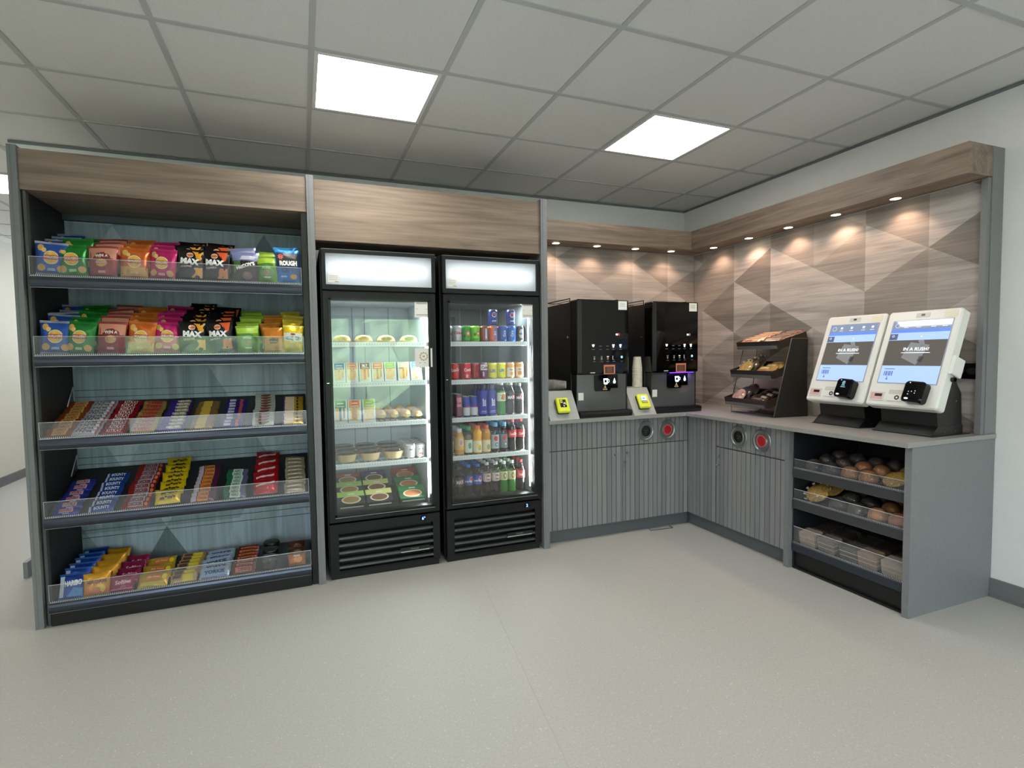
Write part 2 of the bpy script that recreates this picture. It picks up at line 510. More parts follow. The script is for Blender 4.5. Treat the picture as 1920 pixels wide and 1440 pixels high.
# ------------------------------------------------------------------ ceiling light panels
LAMP = mat('light_diffuser', (255, 253, 247), rough=0.6, emit=CEIL_LIGHT)
LFRAME = mat('light_frame', (225, 226, 226), rough=0.5)
def ceiling_light(i, j, label):
    t = thing('ceiling_light', label, 'light', (GX + (i + .5) * 0.6, GY + (j + .5) * 0.6, H - 0.006), 0, 'recessed ceiling light panels')
    b = MB(); b.box(-.27, .27, -.27, .27, 0.0, 0.003, LAMP); b.build('diffuser', t)
    b = MB()
    for s in (-1, 1):
        b.box(min(s * .27, s * .288), max(s * .27, s * .288), -.288, .288, -.001, 0.005, LFRAME)
        b.box(-.27, .27, min(s * .27, s * .288), max(s * .27, s * .288), -.001, 0.005, LFRAME)
    b.build('frame', t)
ceiling_light(0, 0, 'square lit ceiling panel in front of the snack shelves and food fridge')
ceiling_light(3, 0, 'square lit ceiling panel above the coffee counter')
ceiling_light(-4, 7, 'second lit ceiling panel further down the passage')  # hidden panel, put in to brighten the passage
ceiling_light(-4, 1, 'third lit ceiling panel over the passage entrance')  # another out-of-view panel added for passage light
ceiling_light(-4, 4, 'lit ceiling panel in the passage beyond the snack shelves')
for k, (i, j) in enumerate([(-3, -5), (0, -4), (3, -4)]):  # unseen panels, added to light the room and shelf fronts
    ceiling_light(i, j, ['lit ceiling panel behind the viewer near the passage', 'lit ceiling panel behind the viewer in the middle of the room',
                         'lit ceiling panel behind the viewer beside the plain wall'][k])

# ------------------------------------------------------------------ triangle-pattern panels
def clip(poly, u0, u1, v0, v1):
    for ax, lim, sg in ((0, u0, 1), (0, u1, -1), (1, v0, 1), (1, v1, -1)):
        out = []
        for k in range(len(poly)):
            a, c = poly[k], poly[(k + 1) % len(poly)]
            da, dc = (a[ax] - lim) * sg, (c[ax] - lim) * sg
            if da >= 0: out.append(a)
            if (da >= 0) != (dc >= 0):
                t = da / (da - dc); out.append((a[0] + (c[0] - a[0]) * t, a[1] + (c[1] - a[1]) * t))
        poly = out
        if len(poly) < 3: return []
    return poly
def tri_panel(b, fn, u0, u1, v0, v1, uc, du, vc, s, tones, mats, seed=1):
    """Equilateral tiling with edges along v. Column k sits at u = uc + k*du; even columns carry v = vc + n*s."""
    ks = sorted([(u0 - uc) / du, (u1 - uc) / du])
    for k in range(math.floor(ks[0]), math.ceil(ks[1])):
        ua, ub = uc + k * du, uc + (k + 1) * du
        for typ in 'AB':
            ecol = k if typ == 'A' else k + 1          # column that carries the edge
            eu, au = (ua, ub) if typ == 'A' else (ub, ua)
            off = 0 if ecol % 2 == 0 else -s / 2
            for n in range(-9, 9):
                e0 = vc + off + n * s
                ap = e0 + s / 2
                q = clip([(eu, e0), (eu, e0 + s), (au, ap)], u0, u1, v0, v1)
                if len(q) < 3: continue
                key = (k, typ, round((ap - vc) / (s / 2)))
                t = tones.get(key)
                if t is None:
                    t = random.Random(hash((key[0], key[2], typ == 'A', seed))).choice([0, 0, 1, 1, 2, 3])
                b.poly([fn(x, y) for x, y in q], mats[t])
# ------------------------------------------------------------------ tall grey panels, wood pelmets
def panel(x0, x1, label):
    b = MB(); b.box(x0, x1, -0.917, -0.003, 0, 2.385, GREY)
    b.box(x0 + 0.012, x0 + 0.015, -0.9185, -0.9165, 0.002, 2.383, SKIRT)
    tag(b.build('tall_panel'), label, 'panel', 'tall grey upright panels')
panel(-4.734, -4.698, 'tall grey upright panel at the open end of the snack shelves')
panel(-3.397, -3.357, 'tall grey upright panel between snack shelves and food fridge')
panel(-1.930, -1.886, 'tall grey upright panel between drinks fridge and coffee counter')
b = MB(); b.box(-4.697, -3.398, -0.905, -0.43, 2.178, 2.374, WOODX)
tag(b.build('wood_pelmet', bevel=0.001), 'grey oak pelmet boxed above the snack shelves', 'pelmet')
b = MB(); b.box(-3.356, -1.931, -0.905, -0.6, 2.022, 2.368, grain('grey_oak_wide', (98, 83, 71), (150, 131, 114), 0, freq=0.8))
tag(b.build('wood_pelmet', bevel=0.001), 'tall grey oak fascia board above the two fridges', 'pelmet')
b = MB(); b.box(-1.885, -0.1025, -0.46, -0.003, 2.2285, 2.385, WOODX)
tag(b.build('wood_pelmet', bevel=0.001), 'grey oak lighting pelmet over the coffee machines', 'pelmet')
b = MB(); b.box(-0.30, -0.102, -2.52, -0.462, 2.228, 2.385, WOODY)
tag(b.build('wood_pelmet', bevel=0.001), 'long grey oak lighting pelmet over the ordering kiosks', 'pelmet')
b = MB(); b.box(-0.10, -0.002, -2.52, -2.486, 0.889, 2.385, GREY); b.box(-0.128, -0.10, -2.515, -2.486, 0.889, 2.226, GREY)
tag(b.build('end_panel'), 'narrow grey panel closing the end of the patterned splashback', 'panel')

# ------------------------------------------------------------------ splashbacks
def tones(pref, axis, cols):
    return [grain('%s_%d' % (pref, k), tuple(int(c * 0.76) for c in col), tuple(int(c * (1.04 if axis == 1 else 0.97)) for c in col), axis, rough=0.6, freq=1.0) for k, col in enumerate(cols)]
TR = tones('splash_y', 1, [(190, 182, 177), (160, 151, 146), (138, 129, 124), (172, 164, 158)])
TB = tones('splash_x', 0, [(192, 183, 178), (164, 154, 149), (142, 132, 127), (174, 165, 160)])
TL = tones('shelf_back_z', 2, [(206, 222, 236), (172, 189, 204), (138, 152, 166), (188, 204, 218)])
# v index: apex height = 2.134 + n*0.209 -> keys use n
tr = {(1, 'A', 0): 0, (1, 'B', -1): 2, (1, 'A', -2): 0, (1, 'B', -3): 1, (1, 'A', -4): 2,
      (2, 'B', 0): 1, (2, 'A', -1): 0, (2, 'B', -2): 0, (2, 'A', -3): 2, (2, 'B', -4): 0,
      (3, 'A', 0): 3, (3, 'B', -1): 1, (3, 'A', -2): 0, (3, 'B', -3): 0, (3, 'A', -4): 3,
      (4, 'B', 0): 1, (4, 'A', -1): 0, (4, 'B', -2): 1, (4, 'A', -3): 1, (4, 'B', -4): 0,
      (5, 'A', 0): 0, (5, 'B', -1): 2, (5, 'A', -2): 3, (5, 'B', -3): 0, (5, 'A', -4): 2, (5, 'B', -5): 0, (5, 'A', -6): 2,
      (0, 'B', 0): 1, (0, 'A', -1): 1, (0, 'B', -2): 2, (0, 'A', -3): 0, (0, 'B', -4): 3, (0, 'A', -5): 1,
      (-1, 'A', 0): 0, (-1, 'B', -1): 1, (-1, 'A', -2): 1, (-1, 'B', -3): 3}
b = MB()
tri_panel(b, lambda u, v: (-0.10, u, v), -2.486, -0.262, 0.889, 2.226, -0.376, -0.3695, 2.134, 0.418, tr, TR)
b.box(-0.0995, -0.003, -2.484, -0.262, 0.889, 2.384, WALLM)
tag(b.build('splashback'), 'triangle patterned wood splashback behind the ordering kiosks', 'splashback')
tb = {(-1, 'A', 0): 0, (-1, 'B', -1): 3, (0, 'B', 0): 1, (0, 'A', -1): 0, (0, 'B', -2): 0, (0, 'A', -3): 1,
      (1, 'A', 0): 1, (1, 'B', -1): 3, (1, 'A', -2): 0, (2, 'B', 0): 1, (2, 'A', -1): 0, (2, 'B', -2): 3,
      (3, 'A', 0): 0, (3, 'B', -1): 1, (3, 'A', -2): 0, (3, 'B', -3): 1, (-1, 'B', 1): 1, (0, 'A', 1): 0, (2, 'A', 1): 0, (1, 'B', 1): 3}
b = MB()
tri_panel(b, lambda u, v: (u, -0.26, v), -1.885, -0.101, 0.889, 2.227, -1.498, 0.3685, 2.134, 0.418, tb, TB)
b.box(-1.885, -0.101, -0.2595, -0.003, 0.889, 2.227, WALLM)
tag(b.build('splashback'), 'triangle patterned wood splashback behind the coffee machines', 'splashback')

# ------------------------------------------------------------------ spotlights under the pelmets
WARM = mat('spot_lens', (255, 226, 190), emit=18.0)
def spotlight(x, y, label):
    t = thing('spotlight', label, 'spotlight', (x, y, 2.228), 0, 'round spotlights under the oak pelmets')
    b = MB(); b.lathe([(0.036, 0.0), (0.036, -0.004), (0.028, -0.005), (0.028, -0.003)], CHROME, 20); b.build('bezel', t)
    b = MB(); b.disc(0.028, -0.0035, WARM, 20); b.build('lens', t)
    light('bulb', 'SPOT', t, (0, 0, -0.012), (0, 0, 0), SPOT_W, (1.0, 0.65, 0.45), spot_size=R(125), spot_blend=0.6, shadow_soft_size=0.02)
for k, x in enumerate((-1.55, -1.178, -0.808, -0.443)):
    spotlight(x, -0.372, ['warm round spotlight beside the tall grey panel', 'warm round spotlight above the first coffee machine',
                          'warm round spotlight above the paper cups', 'warm round spotlight above the second coffee machine near the corner'][k])
for k, y in enumerate((-0.613, -0.993, -1.355, -1.72, -2.095)):
    spotlight(-0.195, y, ['warm round spotlight near the corner on the kiosk-side pelmet', 'warm round spotlight above the inner edge of the snack stand',
                          'warm round spotlight above the tiered snack stand', 'warm round spotlight above the kiosk beside the snack stand',
                          'warm round spotlight above the kiosk nearest the end panel'][k])

# ------------------------------------------------------------------ counters
b = MB()
b.prism([(-1.885, -0.003), (-1.885, -0.92), (-0.728, -0.92), (-0.72, -2.525), (-0.003, -2.525), (-0.003, -0.003)], 'z', 0.862, 0.887, GREYTOP)
tag(b.build('worktop', bevel=0.0015), 'L shaped grey worktop carrying coffee machines and kiosks', 'worktop')
b = MB(); b.box(-0.68, -0.003, -1.81, -1.777, 0, 0.8615, GREY)
tag(b.build('support_panel'), 'grey leg panel between slatted cupboard and pastry trays', 'panel')
b = MB(); b.box(-0.68, -0.003, -2.52, -2.487, 0, 0.8615, GREY)
tag(b.build('support_panel'), 'broad grey panel closing the open end of the counter', 'panel')

SLAT = [mat('slat_grey_%d' % k, c, rough=0.5, noise=0.06, scale=30, stretch=(1, 1, 0.1)) for k, c in enumerate([(128, 129, 131), (136, 136, 137), (121, 122, 125), (132, 132, 132)])]
GAP = mat('slat_gap', (38, 40, 44), rough=0.7)
def slats(b, x0, x1, z0, z1, y, pitch=0.0405, start=None):
    """Vertical slats facing -y over a dark backing."""
    b.box(x0, x1, y + 0.004, y + 0.018, z0, z1, GAP)
    x = x0 if start is None else start
    k = 0
    rnd = random.Random(int(abs(x0) * 1000))
    while x < x1 - 0.004:
        a, c = max(x0, x), min(x1, x + pitch - 0.0045)
        if c - a > 0.004: b.box(a, c, y, y + 0.006, z0, z1, rnd.choice(SLAT))
        x += pitch; k += 1
def knob(t, x, z, y, name='knob', r=0.009, m=STEEL):
    b = MB(); b.lathe([(r * .6, 0), (r * .6, 0.012), (r, 0.014), (r, 0.022), (r * .8, 0.025), (0.0005, 0.0255)], m, 14, (x, y, z), 'y'); return b.build(name, t)
def chute(parent, x, z, y, inner, label):
    b = MB()
    b.lathe([(0.076, 0.0), (0.077, 0.004), (0.073, 0.008), (0.064, 0.007), (0.058, 0.003), (0.046, 0.0035), (0.044, 0.006), (0.041, 0.006)], STEEL, 32, (x, y, z), 'y')
    o = b.build('waste_chute', parent); part_label(o, label)
    b = MB()
    if inner == 'red':
        b.lathe([(0.041, 0.0062), (0.034, 0.007), (0.033, 0.004)], mat('chute_pink', (196, 110, 112), rough=0.4), 28, (x, y, z), 'y')
        b.disc(0.033, 0.0045, mat('chute_red', (176, 26, 34), rough=0.35), 28, (x, y, z), 'y')
        m = mat('chute_red_dark', (120, 16, 22), rough=0.4)
    else:
        b.lathe([(0.041, 0.0062), (0.033, 0.007), (0.032, 0.002)], BLACK, 28, (x, y, z), 'y')
        b.disc(0.032, 0.0025, mat('chute_black', (20, 20, 20), rough=0.5), 28, (x, y, z), 'y')
        m = mat('chute_mark', (150, 150, 150), rough=0.5)
    for a in range(3):
        an = 2 * PI * a / 3
        p = [(math.cos(an + q) * r_ * 0.018, math.sin(an + q) * r_ * 0.018) for q, r_ in ((0, 1), (0.9, 0.55), (0.5, 0.35))]
        b.poly([(x + q[0], y - 0.0052, z + q[1]) for q in p], m)
    b.build('flap', o)
KICK = mat('kick_plinth', (92, 95, 98), rough=0.5)
# cupboard under the coffee machines
t = thing('base_cupboard', 'slatted grey two-door cupboard under the coffee machines', 'cupboard', (-1.28, -0.87, 0))
L = lambda x: x + 1.28
b = MB(); b.box(L(-1.884), L(-0.68), 0.02, 0.84, 0.1, 0.861, GREY); b.build('carcass', t)
b = MB(); b.box(L(-1.884), L(-0.632), 0.045, 0.06, 0, 0.1, KICK); b.build('plinth', t)
b = MB(); slats(b, L(-1.884), L(-0.672), 0.668, 0.861, 0, start=L(-1.884)); o = b.build('fascia', t)
chute(o, L(-1.062), 0.762, 0, 'black', 'round steel waste chute with black flap'); chute(o, L(-0.864), 0.760, 0, 'red', 'round steel waste chute with red flap')
b = MB(); slats(b, L(-1.884), L(-1.268), 0.1, 0.662, 0, start=L(-1.884)); o = b.build('door', t); knob(o, L(-1.331), 0.604, 0)
b = MB(); slats(b, L(-1.264), L(-0.712), 0.1, 0.662, 0, start=L(-1.2775)); o = b.build('door', t); knob(o, L(-1.231), 0.612, 0); knob(o, L(-1.255), 0.546, 0, 'lock', 0.007, CHROME)
b = MB(); slats(b, L(-0.709), L(-0.672), 0.1, 0.662, 0, start=L(-0.709)); b.build('corner_filler', t)
# cupboard beside it along the side wall (faces the room)
t = thing('base_cupboard', 'slatted grey single-door cupboard between the corner and the pastry trays', 'cupboard', (-0.67, -0.87, 0), -PI / 2)
L2 = lambda y: -y - 0.87
b = MB(); b.box(L2(-0.873), L2(-1.775), 0.02, 0.66, 0.1, 0.861, GREY); b.build('carcass', t)
b = MB(); b.box(L2(-0.83), L2(-1.775), 0.04, 0.055, 0, 0.1, KICK); b.build('plinth', t)
b = MB(); slats(b, L2(-0.872), L2(-1.178), 0.1, 0.861, 0, start=L2(-0.851)); b.build('fixed_panel', t)
b = MB(); slats(b, L2(-1.18), L2(-1.775), 0.668, 0.861, 0, start=L2(-1.1755)); o = b.build('fascia', t)
chute(o, L2(-1.392), 0.762, 0, 'black', 'round steel waste chute with black flap'); chute(o, L2(-1.591), 0.760, 0, 'red', 'round steel waste chute with red flap')
b = MB(); slats(b, L2(-1.18), L2(-1.775), 0.1, 0.661, 0, start=L2(-1.1755)); o = b.build('door', t); knob(o, L2(-1.213), 0.6, 0); knob(o, L2(-1.207), 0.533, 0, 'lock', 0.007, CHROME)
# wire loop on the floor by the plinth
b = MB(); b.tube([(-1.012, -0.84, 0.003), (-1.03, -0.888, 0.003), (-0.835, -0.903, 0.003), (-0.83, -0.85, 0.003)], 0.003, mat('floor_loop', (84, 86, 88), rough=0.5), 6)
tag(b.build('wire_loop'), 'thin grey wire loop lying on the floor by the cupboard plinth', 'wire')
# black double socket on the side wall
t = thing('wall_socket', 'black double wall socket behind the ordering kiosks', 'socket', (-0.1005, -2.425, 1.223), -PI / 2)
b = MB(); b.box(-0.065, 0.058, -0.012, 0, -0.042, 0.042, GLOSSBLACK); b.build('face_plate', t, 0.002)
for x in (-0.02, 0.04):
    b = MB(); b.lathe([(0.019, 0.012), (0.02, 0.03), (0.0005, 0.031)], BLACK, 18, (x, 0, 0.0), 'y'); b.build('plug', t)
# ------------------------------------------------------------------ packets, bars and bags
def ink(c, rough=0.3):
    return mat('print_%02x%02x%02x' % c, c, rough=rough, bump=0.5, scale=55)
def foil(c):
    return mat('foil_%02x%02x%02x' % c, c, rough=0.24, metal=0.3, noise=0.12, scale=45, bump=0.9)
def packet(w, h, t, base, decor=(), seal=None, horiz=False, nu=12, nv=14, seed=0, waist=0.05, pw=0.55):
    """A pillow pack standing on its lower edge, its printed face to -y; seals at top and bottom, or at the two ends (horiz)."""
    rnd = random.Random(seed)
    ph = [rnd.uniform(0, 6.3) for _ in range(6)]
    def bulge(u, v):
        a, c = (u, 2 * v - 1) if not horiz else (2 * v - 1, u)
        e = max(0.0, 1 - (abs(c) / 0.93) ** 2.2) ** pw * max(0.0, 1 - abs(a) ** 2.6) ** 0.6
        wr = 0.06 * math.sin(7 * a + ph[0]) * abs(c) + 0.05 * math.sin(9 * c + 4 * a + ph[1]) + 0.04 * math.sin(13 * a - 5 * c + ph[2])
        return 0.5 * t * e * (1 + 1.6 * wr) + 0.0006
    def at(u, v, sgn, off=0.0):
        c = abs(2 * v - 1) if not horiz else abs(u)
        if horiz:
            x = u * w / 2; z = h / 2 + (v - 0.5) * h * (1 - waist * (1 - c ** 2) * -0.4 - 0.06 * c ** 4)
        else:
            x = u * w / 2 * (1 - waist * (1 - c ** 3)) * (0.95 + 0.07 * v); z = v * h
        jig = 0.003 * math.sin(3 * u + ph[3]) * (v if not horiz else c)
        return (x, sgn * (bulge(u, v) + off) + jig, z)
    b = MB()
    mb = foil(base); ms = foil(seal) if seal else mb
    for sgn in (-1, 1):
        q = [at(-1 + 2 * i / nu, j / nv, sgn) for j in range(nv + 1) for i in range(nu + 1)]
        for j in range(nv):
            for i in range(nu):
                edge = (j == 0 or j == nv - 1) if not horiz else (i == 0 or i == nu - 1)
                f = [(j * (nu + 1) + i), (j * (nu + 1) + i + 1), ((j + 1) * (nu + 1) + i + 1), ((j + 1) * (nu + 1) + i)]
                if sgn > 0: f = f[::-1]
                b.f.append(tuple(k + len(b.v) for k in f)); b.m.append(b.mi(ms if edge else mb)); b.sm.append(True)
        b.v += q
    fn = lambda u, v, o=0.0012: at(max(-1, min(1, u)), max(0, min(1, v)), -1, o)
    lay = 0.0008
    for d in decor:
        lay += 0.00035
        g = (lambda o: (lambda u, v: fn(u, v, o)))(lay)
        if d[0] == 'E': b.ell(g, d[1], d[2], d[3], d[4], ink(d[5]))
        elif d[0] == 'R': b.rect(g, d[1], d[2], d[3], d[4], ink(d[5]), 8, 6, d[6] if len(d) > 6 else 0)
        elif d[0] == 'P': b.decal(g, sum(p[0] for p in d[1]) / len(d[1]), sum(p[1] for p in d[1]) / len(d[1]), d[1], ink(d[2]))
        elif d[0] == 'T':
            g2 = (lambda o: (lambda u, v: fn(u, v, o)))(lay + 0.0012)
            b.text(g2, d[1], d[2], d[3], d[4], ink(d[5]), aspect=2 * h / w, rot=d[6] if len(d) > 6 else 0, bold=d[8] if len(d) > 8 else 0.03, maxw=d[7] if len(d) > 7 else None)
    return b

def logo(cu=0.0, cv=0.52, s=1.0, txt=True):
    o = [('E', cu, cv, 0.5 * s, 0.2 * s, (228, 226, 214)), ('E', cu, cv, 0.46 * s, 0.18 * s, (222, 178, 66)),
         ('R', cu - 0.5 * s, cu + 0.5 * s, cv - 0.055 * s, cv + 0.065 * s, (176, 34, 32))]
    if txt: o.append(('T', 'WALKERS', cu, cv + 0.005, 0.075 * s, (240, 232, 222), 0, 0.92 * s))
    return o
CHIPC = (206, 160, 84)
def walkers(base, seal, tag_c, seed, low=None):
    d = []
    if low: d.append(('R', -0.98, 0.98, 0.08, 0.36, low))
    d += [('E', -0.62, 0.8, 0.2, 0.1, CHIPC), ('E', -0.42, 0.73, 0.15, 0.07, (224, 182, 108))] + logo(0.02, 0.52)
    d += [('E', -0.6, 0.22, 0.26, 0.1, CHIPC), ('E', 0.66, 0.2, 0.26, 0.1, (210, 166, 92)), ('R', -0.22, 0.3, 0.14, 0.21, tag_c)]
    return packet(0.130, 0.172, 0.048, base, d, seal, seed=seed)
def maxpack(base, tri, chip, seed, sub):
    d = [('P', [(0.05, 0.93), (0.85, 0.93), (0.75, 0.66), (0.5, 0.6)], tri), ('P', [(0.1, 0.1), (0.9, 0.1), (0.88, 0.42), (0.3, 0.4)], chip),
         ('E', -0.08, 0.79, 0.24, 0.085, (232, 214, 196)), ('E', -0.08, 0.79, 0.21, 0.07, (222, 150, 96)), ('R', -0.3, 0.14, 0.775, 0.805, (170, 40, 34)),
         ('T', 'MAX', -0.05, 0.58, 0.19, (244, 244, 244), -0.06, 1.75, 0.07), ('T', sub, -0.3, 0.42, 0.06, (214, 190, 190), 0.12, 0.9)]
    return packet(0.138, 0.178, 0.046, base, d, seed=seed)
KIND = {}
def kind(key, b, name):
    KIND[key] = (b.data(name), name)
kind('blue', walkers((40, 84, 168), (170, 176, 196), (150, 190, 226), 1), 'crisp_packet')
kind('green', walkers((28, 122, 44), (42, 140, 58), (170, 214, 170), 2), 'crisp_packet')
kind('red', packet(0.130, 0.172, 0.048, (150, 42, 44), [('R', -0.95, 0.95, 0.58, 0.92, (206, 142, 116)), ('E', 0, 0.6, 0.62, 0.17, (126, 30, 36)),
     ('T', 'WIN A', 0, 0.66, 0.09, (238, 230, 222), 0, 1.0, 0.05), ('E', 0, 0.44, 0.42, 0.12, (222, 170, 88)), ('R', -0.46, 0.46, 0.41, 0.48, (168, 34, 34)),
     ('T', 'WALKERS', 0, 0.445, 0.055, (240, 232, 222), 0, 0.8), ('R', -0.25, 0.25, 0.14, 0.21, (214, 150, 160))], (170, 80, 80), seed=3), 'crisp_packet')
kind('orange', walkers((206, 104, 34), (214, 120, 60), (228, 190, 150), 4, (214, 160, 78)), 'crisp_packet')
kind('pink', walkers((190, 34, 104), (206, 60, 126), (232, 160, 196), 5), 'crisp_packet')
kind('maxgold', maxpack((26, 25, 26), (226, 160, 36), (214, 160, 70), 6, 'STRONG'), 'crisp_packet')
kind('maxred', maxpack((24, 23, 24), (224, 92, 42), (198, 120, 62), 7, 'PAPRIKA'), 'crisp_packet')
kind('dark', packet(0.14, 0.18, 0.044, (58, 44, 46), [('R', -0.97, 0.97, 0.7, 0.93, (120, 130, 178)), ('P', [(-0.9, 0.3), (-0.2, 0.44), (-0.4, 0.7), (-0.9, 0.72)], (74, 112, 58)),
     ('R', -0.4, 0.66, 0.74, 0.86, (206, 196, 214), 0.12), ('P', [(-0.75, 0.36), (0.8, 0.56), (0.8, 0.7), (0.1, 0.68), (-0.7, 0.52)], (24, 22, 24)),
     ('T', "McCOY'S", 0, 0.54, 0.12, (244, 244, 240), 0.3, 1.5, 0.06), ('E', 0.1, 0.22, 0.4, 0.12, (110, 84, 70))], (150, 156, 190), seed=8), 'crisp_packet')
kind('lime', packet(0.118, 0.155, 0.044, (112, 164, 46), [('R', -0.95, 0.95, 0.72, 0.92, (176, 206, 70)), ('E', 0, 0.42, 0.78, 0.3, (58, 116, 48)), ('E', 0, 0.4, 0.7, 0.26, (96, 150, 72)),
     ('T', 'PORK', 0, 0.55, 0.09, (196, 222, 176), 0, 1.0), ('E', 0, 0.36, 0.4, 0.1, (150, 140, 90)), ('R', -0.3, 0.3, 0.18, 0.22, (196, 222, 176))], (150, 190, 70), seed=9), 'crisp_packet')
kind('cuts', packet(0.132, 0.2, 0.042, (24, 110, 190), [('R', -0.92, 0.9, 0.5, 0.9, (38, 42, 48)), ('P', [(-0.85 + 0.27 * (1 if k % 2 else 0.6) * math.cos(k * PI / 8) + 0.25, 0.79 + 0.1 * (1 if k % 2 else 0.6) * math.sin(k * PI / 8)) for k in range(16)], (232, 120, 104)),
     ('T', 'ROUGH', 0.0, 0.6, 0.15, (245, 245, 245), 0, 1.5, 0.07), ('T', 'CUTS', 0.05, 0.41, 0.17, (16, 40, 70), 0, 1.4, 0.07),
     ('E', 0.4, 0.22, 0.3, 0.07, (206, 150, 60)), ('R', -0.7, -0.2, 0.2, 0.24, (150, 190, 226))], (70, 160, 222), seed=10), 'crisp_packet')
kind('amber', packet(0.108, 0.148, 0.042, (214, 130, 40), [('R', -0.9, 0.9, 0.1, 0.55, (196, 140, 70)), ('T', 'MINI', 0.1, 0.5, 0.13, (50, 40, 24), 0, 1.0, 0.05), ('R', -0.3, 0.5, 0.36, 0.4, (90, 60, 30))], (226, 160, 80), seed=11), 'crisp_packet')
kind('yellow', packet(0.112, 0.158, 0.042, (236, 206, 40), [('R', -0.92, 0.92, 0.42, 0.72, (226, 226, 214)), ('E', 0, 0.52, 0.8, 0.08, (52, 96, 140)), ('T', 'QUAVERS', 0, 0.52, 0.075, (240, 240, 240), 0, 1.4),
     ('E', 0, 0.67, 0.25, 0.035, (150, 60, 40)), ('E', 0.1, 0.28, 0.6, 0.1, (206, 170, 80))], (240, 220, 110), seed=12), 'crisp_packet')
# chocolate bars: long axis across, seals at the ends
def bar(key, base, decor, seed, w=0.112, h=0.044, t=0.016, seal=None, name='chocolate_bar'):
    kind(key, packet(w, h, t, base, decor, seal, horiz=True, nu=14, nv=8, seed=seed, waist=0.0), name)
bar('b_gold', (150, 72, 34), [('R', -0.5, 0.6, 0.2, 0.85, (214, 170, 96)), ('T', 'CRUNCH', 0.0, 0.5, 0.4, (130, 50, 30), 0, 0.9)], 21)
bar('b_white', (206, 200, 214), [('R', -0.7, 0.7, 0.3, 0.75, (232, 228, 232)), ('T', 'KINDER', -0.1, 0.55, 0.4, (30, 30, 60), 0, 1.2), ('R', 0.75, 0.86, 0.1, 0.9, (186, 60, 80))], 22)
bar('b_red', (166, 24, 40), [('T', 'KITKAT', 0.05, 0.5, 0.55, (240, 214, 214), 0, 1.2), ('R', -0.8, 0.8, 0.1, 0.16, (214, 80, 90))], 23)
bar('b_twirl', (188, 150, 84), [('T', 'TWIX', 0, 0.5, 0.6, (170, 34, 40), 0.05, 1.4, 0.06), ('R', -0.85, 0.85, 0.86, 0.95, (220, 190, 120))], 24)
bar('b_violet', (74, 46, 150), [('R', -0.2, 0.85, 0.3, 0.8, (170, 160, 90)), ('T', 'Dairy Milk', 0.2, 0.55, 0.45, (240, 236, 250), 0.04, 1.1)], 25)
bar('b_mustard', (150, 116, 54), [('R', -0.5, 0.35, 0.1, 0.9, (206, 170, 66)), ('R', 0.45, 0.85, 0.2, 0.8, (120, 84, 60))], 26)
bar('b_purple', (58, 44, 130), [('R', -0.7, -0.1, 0.35, 0.75, (190, 186, 216)), ('R', 0.3, 0.6, 0.15, 0.85, (170, 74, 84))], 27)
bar('b_cream', (208, 214, 204), [('P', [(-0.4, 0.35), (0.1, 0.2), (0.6, 0.55), (0.5, 0.75), (-0.1, 0.6), (-0.45, 0.65)], (110, 74, 60)), ('T', 'milky', 0.0, 0.55, 0.35, (160, 50, 50), 0.1, 0.8)], 28)
bar('b_yellow', (226, 180, 60), [('R', -0.85, 0.1, 0.15, 0.85, (240, 214, 180)), ('E', 0.42, 0.5, 0.1, 0.22, (40, 26, 20)), ('R', -0.99, -0.86, 0.05, 0.95, (80, 50, 150))], 29)
bar('b_navy', (46, 56, 150), [('R', -0.5, 0.55, 0.3, 0.85, (206, 170, 176)), ('T', 'DOUBLE', 0, 0.57, 0.4, (150, 40, 50), 0, 0.9), ('R', -0.2, 0.3, 0.1, 0.22, (170, 170, 220))], 30)
bar('b_blue', (40, 74, 160), [('T', 'BOUNTY', 0.1, 0.5, 0.45, (214, 226, 246), 0, 1.2), ('R', -0.9, -0.7, 0.1, 0.9, (190, 196, 206))], 31)
bar('b_decker', (156, 42, 40), [('R', -0.5, 0.55, 0.15, 0.9, (176, 180, 196)), ('T', 'DECKER', 0.02, 0.5, 0.55, (130, 30, 34), 0, 1.0, 0.05), ('E', 0.76, 0.5, 0.12, 0.3, (206, 120, 80))], 32, w=0.125)
kind('mm', packet(0.125, 0.1, 0.03, (240, 206, 24), [('T', "m&m's", 0.1, 0.66, 0.24, (50, 30, 20), 0.06, 1.5, 0.06), ('T', "m&m's", 0.0, 0.34, 0.24, (50, 30, 20), 0.06, 1.5, 0.06)], (214, 190, 60), seed=33), 'sweet_bag')
bar('b_orange', (96, 40, 70), [('R', -0.42, 0.5, 0.08, 0.92, (222, 150, 66)), ('R', -0.98, -0.5, 0.1, 0.9, (190, 176, 190)), ('T', 'Crunchie', 0.05, 0.5, 0.45, (150, 50, 50), 0, 0.8)], 34)
bar('b_mint', (40, 116, 84), [('R', -0.45, 0.5, 0.1, 0.9, (206, 222, 210)), ('T', 'AERO', 0.0, 0.5, 0.45, (60, 110, 90), 0, 0.7), ('R', 0.55, 0.95, 0.1, 0.9, (92, 84, 130))], 35)
kind('malt', packet(0.135, 0.105, 0.035, (182, 22, 30), [('P', [(-0.8, 0.42), (0.7, 0.62), (0.72, 0.78), (-0.78, 0.56)], (232, 190, 190)), ('T', 'Maltesers', 0, 0.56, 0.13, (236, 210, 208), 0.12, 1.5)], (150, 20, 26), seed=36), 'sweet_bag')
bar('b_beige', (186, 174, 150), [('R', -0.7, 0.7, 0.3, 0.45, (232, 220, 190)), ('R', -0.8, 0.3, 0.6, 0.72, (112, 96, 78))], 37, t=0.019)
